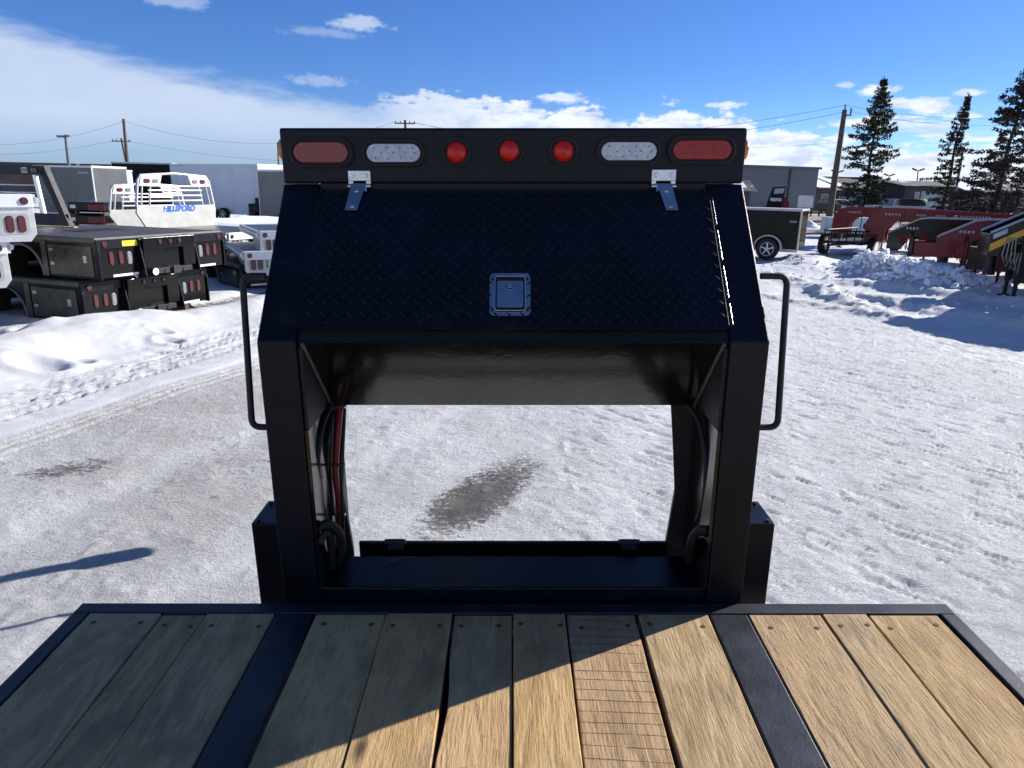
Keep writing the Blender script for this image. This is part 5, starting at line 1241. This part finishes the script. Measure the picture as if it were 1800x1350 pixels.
building('dark bungalow with a wide pale window behind the brown utility pole', 1472, 1532, 93, 95, 2.8, 9, 'house', 1.4, cap=.25, wins=((.62, .8, 3.0, 1.5, 'house3'), (.15, .9, 1.0, 1.1, 'glass'), (.88, .9, .9, 1.1, 'glass')))
building('brown bungalow half hidden behind the nearest spruce', 1536, 1586, 96, 97, 2.7, 9, 'house2', 1.4, wins=((.8, 1.0, 1.4, 1.2, 'house3'), (.4, 1.0, 1.2, 1.2, 'glass')))
building('dark flat-roofed house with a pale blue garage wall left of the middle spruce', 1590, 1672, 92, 93, 3.3, 9, 'house', .7, wins=((.27, .9, .5, 1.6, 'house3'), (.40, .6, .4, 2.0, 'house3'),), doors=((.62, 2.8, 2.6, 'bluepanel'), (.85, 1.6, 2.5, 'house3')))
building('low grey house behind the largest spruce', 1695, 1772, 96, 97, 2.7, 10, 'house2', 1.5, cap=.5, wins=((.3, .9, 2.0, 1.2, 'glass'), (.7, .9, 2.0, 1.2, 'house3')))
building('grey house at the right edge beyond the road', 1778, 1900, 96, 98, 2.7, 10, 'house', 1.6, wins=((.2, .9, 1.6, 1.2, 'house3'),))
building('distant long shed low on the horizon behind the bungalows', 1440, 1540, 190, 190, 6.3, 20, 'house', 0, 'roof', name='long_shed', cat='building', group=None)
building('small light shed peeking out right of the light rack', 1296, 1318, 60, 60, 2.2, 4, 'house2', .9, cap=.9, name='shed', cat='building', group=None)
# low fence / rail line and snow windrows beyond the verge
d = MB(); a0 = atY(1300, 380, 70); a1 = atY(1900, 380, 72); L = a1.x - a0.x
for i in range(46): d.bb(L * i / 45 - .06, L * i / 45 + .06, 0, .12, 0, .8)
d.bb(0, L, .02, .08, .62, .78); d.bb(0, L, .02, .08, .25, .38)
tag(d.build('rail_fence', 'house2', None, 0, (a0.x, 70, 0)), 'long low dark rail fence along the far side of the verge', 'fence')

def car(label, px, Y, rz, m, L=4.4, kind_='car'):
    a0 = atY(px, 350, Y); t = thing('parked_' + kind_, label, kind_, (a0.x, a0.y, 0), rz, 'vehicles parked by the houses'); W = 1.8
    pr = [(0, .35), (0, .85), (.15, 1.0), (1.0, 1.05), (1.55, 1.5), (2.9, 1.52), (3.7, 1.05), (L, .9), (L, .35)] if kind_ == 'car' else [(0, .4), (0, 1.15), (1.9, 1.15), (2.0, 1.75), (3.3, 1.75), (3.8, 1.2), (L, 1.1), (L, .4)]
    d = MB(); d.prism([(x, 0, z) for x, z in pr], (0, W, 0)); d.build('body', m, t, .05)
    d = MB(); 
    gl = [(1.2, 1.06), (1.6, 1.44), (2.85, 1.46), (3.5, 1.06)] if kind_ == 'car' else [(2.1, 1.2), (2.15, 1.66), (3.2, 1.66), (3.6, 1.2)]
    d.prism([(x, -.01, z) for x, z in gl], (0, W + .02, 0)); d.build('window', 'glass', t)
    for x in (.85, L - .85):
        for y in (-.02, W - .2):
            h = MB(); h.cyl((x, y, .34), (x, y + .22, .34), .34, n=18); w1 = h.build('wheel', 'tyre', t)
            h = MB(); h.cyl((x, y - .006, .34), (x, y + .226, .34), .19, n=14); h.build('rim', 'alushade', w1)
    return t
car('silver pickup truck parked between the nearest spruce and the red trailers', 1538, 70, R(4), 'carpaint1', 4.9, 'pickup')
car('pale car parked in front of the brown outbuilding', 1445, 86, R(0), 'white')
car('dark car parked at the corner of the grey metal building', 1416, 84, R(3), 'carpaint2')
car('dark car parked right of the middle spruce', 1700, 86, R(0), 'carpaint2')
for lbl, px, Y, wd, hh in (('heap of shovelled snow before the flat-roofed house', 1592, 84, 4.2, .9), ('heap of shovelled snow behind the largest spruce', 1705, 80, 3.0, .8), ('heap of shovelled snow before the right edge houses', 1765, 78, 3.5, .9), ('small heap of snow left of the brown utility pole', 1420, 46, 2.4, .5)):
    a0 = atY(px, 350, Y); d = MB(); n_ = 18; vs = []
    for j in range(9):
        for i in range(n_):
            q = 2 * math.pi * i / n_; rr = (j / 8); nz = .75 + .6 * float(fbm(np.array([math.cos(q) * 2 + px]), np.array([math.sin(q) * 2 + rr * 2]), 3, 4)[0])
            vs.append((wd / 2 * rr * math.cos(q) * nz, wd / 3 * rr * math.sin(q) * nz, hh * (1 - rr ** 1.6) * nz - .05))
    d.add(vs, [(j * n_ + i, (j + 1) * n_ + i, (j + 1) * n_ + (i + 1) % n_, j * n_ + (i + 1) % n_) for j in range(8) for i in range(n_)], True)
    tag(d.build('snow_heap', 'snowcap', None, 0, (a0.x, a0.y, 0)), lbl, 'snow heap', 'heaps of shovelled snow')

# ------------------------------------------------------------------ spruces
def spruce(label, base_px, Y, H, R0, seed, m='needle', lean=(0, 0), skirt=0.0, thin=1.0, gaps=(), skew=0.0):
    rn = random.Random(seed); a0 = atY(base_px, 380, Y)
    t = thing('spruce_tree', label, 'tree', (a0.x, a0.y, 0), 0, 'spruces along the verge')
    tk = MB(); N_ = 12
    def trunk(h): return Vector((lean[0] * (h / H) ** 1.5 + .08 * math.sin(h * 1.1 + seed), lean[1] * (h / H), h))
    for i in range(N_): tk.cyl(trunk(H * i / N_), trunk(H * (i + 1) / N_), .17 * (1 - i / N_) + .02, .17 * (1 - (i + 1) / N_) + .02, n=8, cap=False)
    cr = MB(); h = .35
    def tuft(c, dirv, s_):
        side = dirv.cross(Vector((0, 0, 1)))
        if side.length < .01: side = Vector((1, 0, 0))
        side.normalize()
        for _ in range(3):
            a_ = side * rn.uniform(-1, 1) + Vector((0, 0, rn.uniform(-.8, .5))); a_.normalize()
            l_ = s_ * rn.uniform(.7, 1.3); w_ = s_ * rn.uniform(.14, .26)
            d_ = (dirv + a_ * .9).normalized(); n_ = d_.cross(Vector((rn.uniform(-1, 1), rn.uniform(-1, 1), rn.uniform(-1, 1)))).normalized()
            cr.add([c, c + d_ * l_ * .45 + n_ * w_, c + d_ * l_, c + d_ * l_ * .45 - n_ * w_], [(0, 1, 2, 3)])
    while h < H - .15:
        f_ = h / H
        env = R0 * ((1 - f_) ** .85) * (.62 + .5 * min(1, f_ * 3))
        if skirt and f_ < .30: env = R0 * (.62 + .10 * math.sin(h * 3))
        for (g0, g1, gv) in gaps:
            if g0 < f_ < g1: env *= gv
        nb = max(3, int((7 if f_ < .8 else 6) * thin)); off = rn.uniform(0, 6.28)
        for i in range(nb):
            q = off + 2 * math.pi * i / nb + rn.uniform(-.4, .4)
            l_ = env * rn.uniform(.50, 1.18) * (1 + skew * math.cos(q))
            if rn.random() < .12: l_ *= .35
            if l_ < .15: l_ = .15
            droop = rn.uniform(-.40, -.02) + .25 * f_; up_ = rn.uniform(.0, .22)
            b0 = trunk(h); pts = []; n_ = max(4, int(l_ / .16))
            for k_ in range(n_ + 1):
                u_ = k_ / n_; pts.append(b0 + Vector((math.cos(q) * l_ * u_, math.sin(q) * l_ * u_, l_ * (droop * u_ + up_ * u_ * u_ * 1.2))))
            tk.tube([pts[0], pts[n_ // 2], pts[-1]], .022, 4)
            for k_ in range(1, n_ + 1):
                u_ = k_ / n_
                if f_ < .8 and u_ < .30: continue
                d_ = (pts[k_] - pts[k_ - 1]).normalized(); side = Vector((-math.sin(q), math.cos(q), 0)); wd = .42 * l_ * (1 - u_) * .8 + .05
                for _ in range(5):
                    tuft(pts[k_] + side * rn.uniform(-wd, wd) + Vector((0, 0, rn.uniform(-.14, .06))), (d_ + side * rn.uniform(-.8, .8)).normalized(), .21 if f_ < .85 else .17)
        h += rn.uniform(.20, .36) * (1.3 if f_ < .6 else 1) / thin ** .3
    for k_ in range(8): tuft(trunk(H - .5 + .07 * k_), Vector((rn.uniform(-.3, .3), rn.uniform(-.3, .3), 1)).normalized(), .2)
    tk.build('trunk', 'bark', t); cr.build('crown', m, t)
    return t
spruce('nearest-left spruce, narrow with a dense bushy foot, right of the brown utility pole', 1514, 60, 11.0, 3.1, 11, 'needle', (.25, 0), skirt=1, gaps=((.31, .38, .45),))
spruce('thin middle spruce with a sparse leaning top', 1654, 62, 10.2, 1.9, 23, 'needle2', (.45, 0), skirt=1, thin=.85, gaps=((.36, .46, .55), (.62, 1, .8)), skew=-.3)
spruce('largest spruce, wide and ragged, cut by the right edge', 1742, 47, 10.7, 3.5, 5, 'needle2', (.9, 0), gaps=((0, .10, .3), (.55, .62, .7)))
for lbl, px, Y, wd in (('low brown bush beside the foot of the middle spruce', 1690, 66, 1.6), ('low bush right of the largest spruce', 1775, 60, 1.8), ('small bare bush under the brown utility pole', 1490, 66, 1.3)):
    a0 = atY(px, 380, Y); d = MB(); rn = random.Random(px)
    for i in range(260):
        q = rn.uniform(0, 6.28); e_ = rn.uniform(.1, 1.4); l_ = rn.uniform(.3, .9) * wd * .6
        c_ = Vector((math.cos(q) * math.cos(e_), math.sin(q) * math.cos(e_), math.sin(e_))); n_ = c_.cross(Vector((rn.uniform(-1, 1), rn.uniform(-1, 1), 1))).normalized() * .05
        p_ = c_ * l_ * rn.uniform(.1, .9); d.add([p_ - n_, p_ + n_, p_ + c_ * .35], [(0, 1, 2)])
    t = thing('bush', lbl, 'bush', (a0.x, a0.y, .02), 0, 'bushes along the verge'); d.build('twigs', 'house2', t)

# broken lumps of ploughed snow on the pile
rn = random.Random(12); d = MB()
ico = [Vector(v).normalized() for v in ((0, 0, 1), (.89, 0, .45), (.28, .85, .45), (-.72, .53, .45), (-.72, -.53, .45), (.28, -.85, .45), (.72, .53, -.45), (-.28, .85, -.45), (-.89, 0, -.45), (-.28, -.85, -.45), (.72, -.53, -.45), (0, 0, -1))]
icf = [(0, 1, 2), (0, 2, 3), (0, 3, 4), (0, 4, 5), (0, 5, 1), (1, 6, 2), (2, 7, 3), (3, 8, 4), (4, 9, 5), (5, 10, 1), (6, 7, 2), (7, 8, 3), (8, 9, 4), (9, 10, 5), (10, 6, 1), (11, 7, 6), (11, 8, 7), (11, 9, 8), (11, 10, 9), (11, 6, 10)]
for i in range(1500):
    t_ = rn.random(); sx = rn.gauss(0, .62)
    x = 10.0 + .7 * t_ + sx * .75; y = 20.6 - 4.2 * t_ + sx * .35 + rn.uniform(-.4, .4)
    r_ = abs(rn.gauss(0, .045)) + .022
    if i > 1300: x = rn.uniform(6.6, 11); y = rn.uniform(12, 22); r_ *= .45
    z = gz(x, y) + r_ * .25
    sc_ = Vector((rn.uniform(.7, 1.5), rn.uniform(.7, 1.4), rn.uniform(.6, 1.0))); rot = Matrix.Rotation(rn.uniform(0, 6.28), 3, (rn.uniform(-1, 1), rn.uniform(-1, 1), 1))
    d.add([rot @ Vector((v.x * sc_.x, v.y * sc_.y, v.z * sc_.z)) * r_ * rn.uniform(.65, 1.3) + Vector((x, y, z)) for v in ico], icf, i % 3 > 0)
tag(d.build('snow_rubble', 'snowcap'), 'broken lumps of ploughed snow heaped on the right side of the yard', kind='stuff')
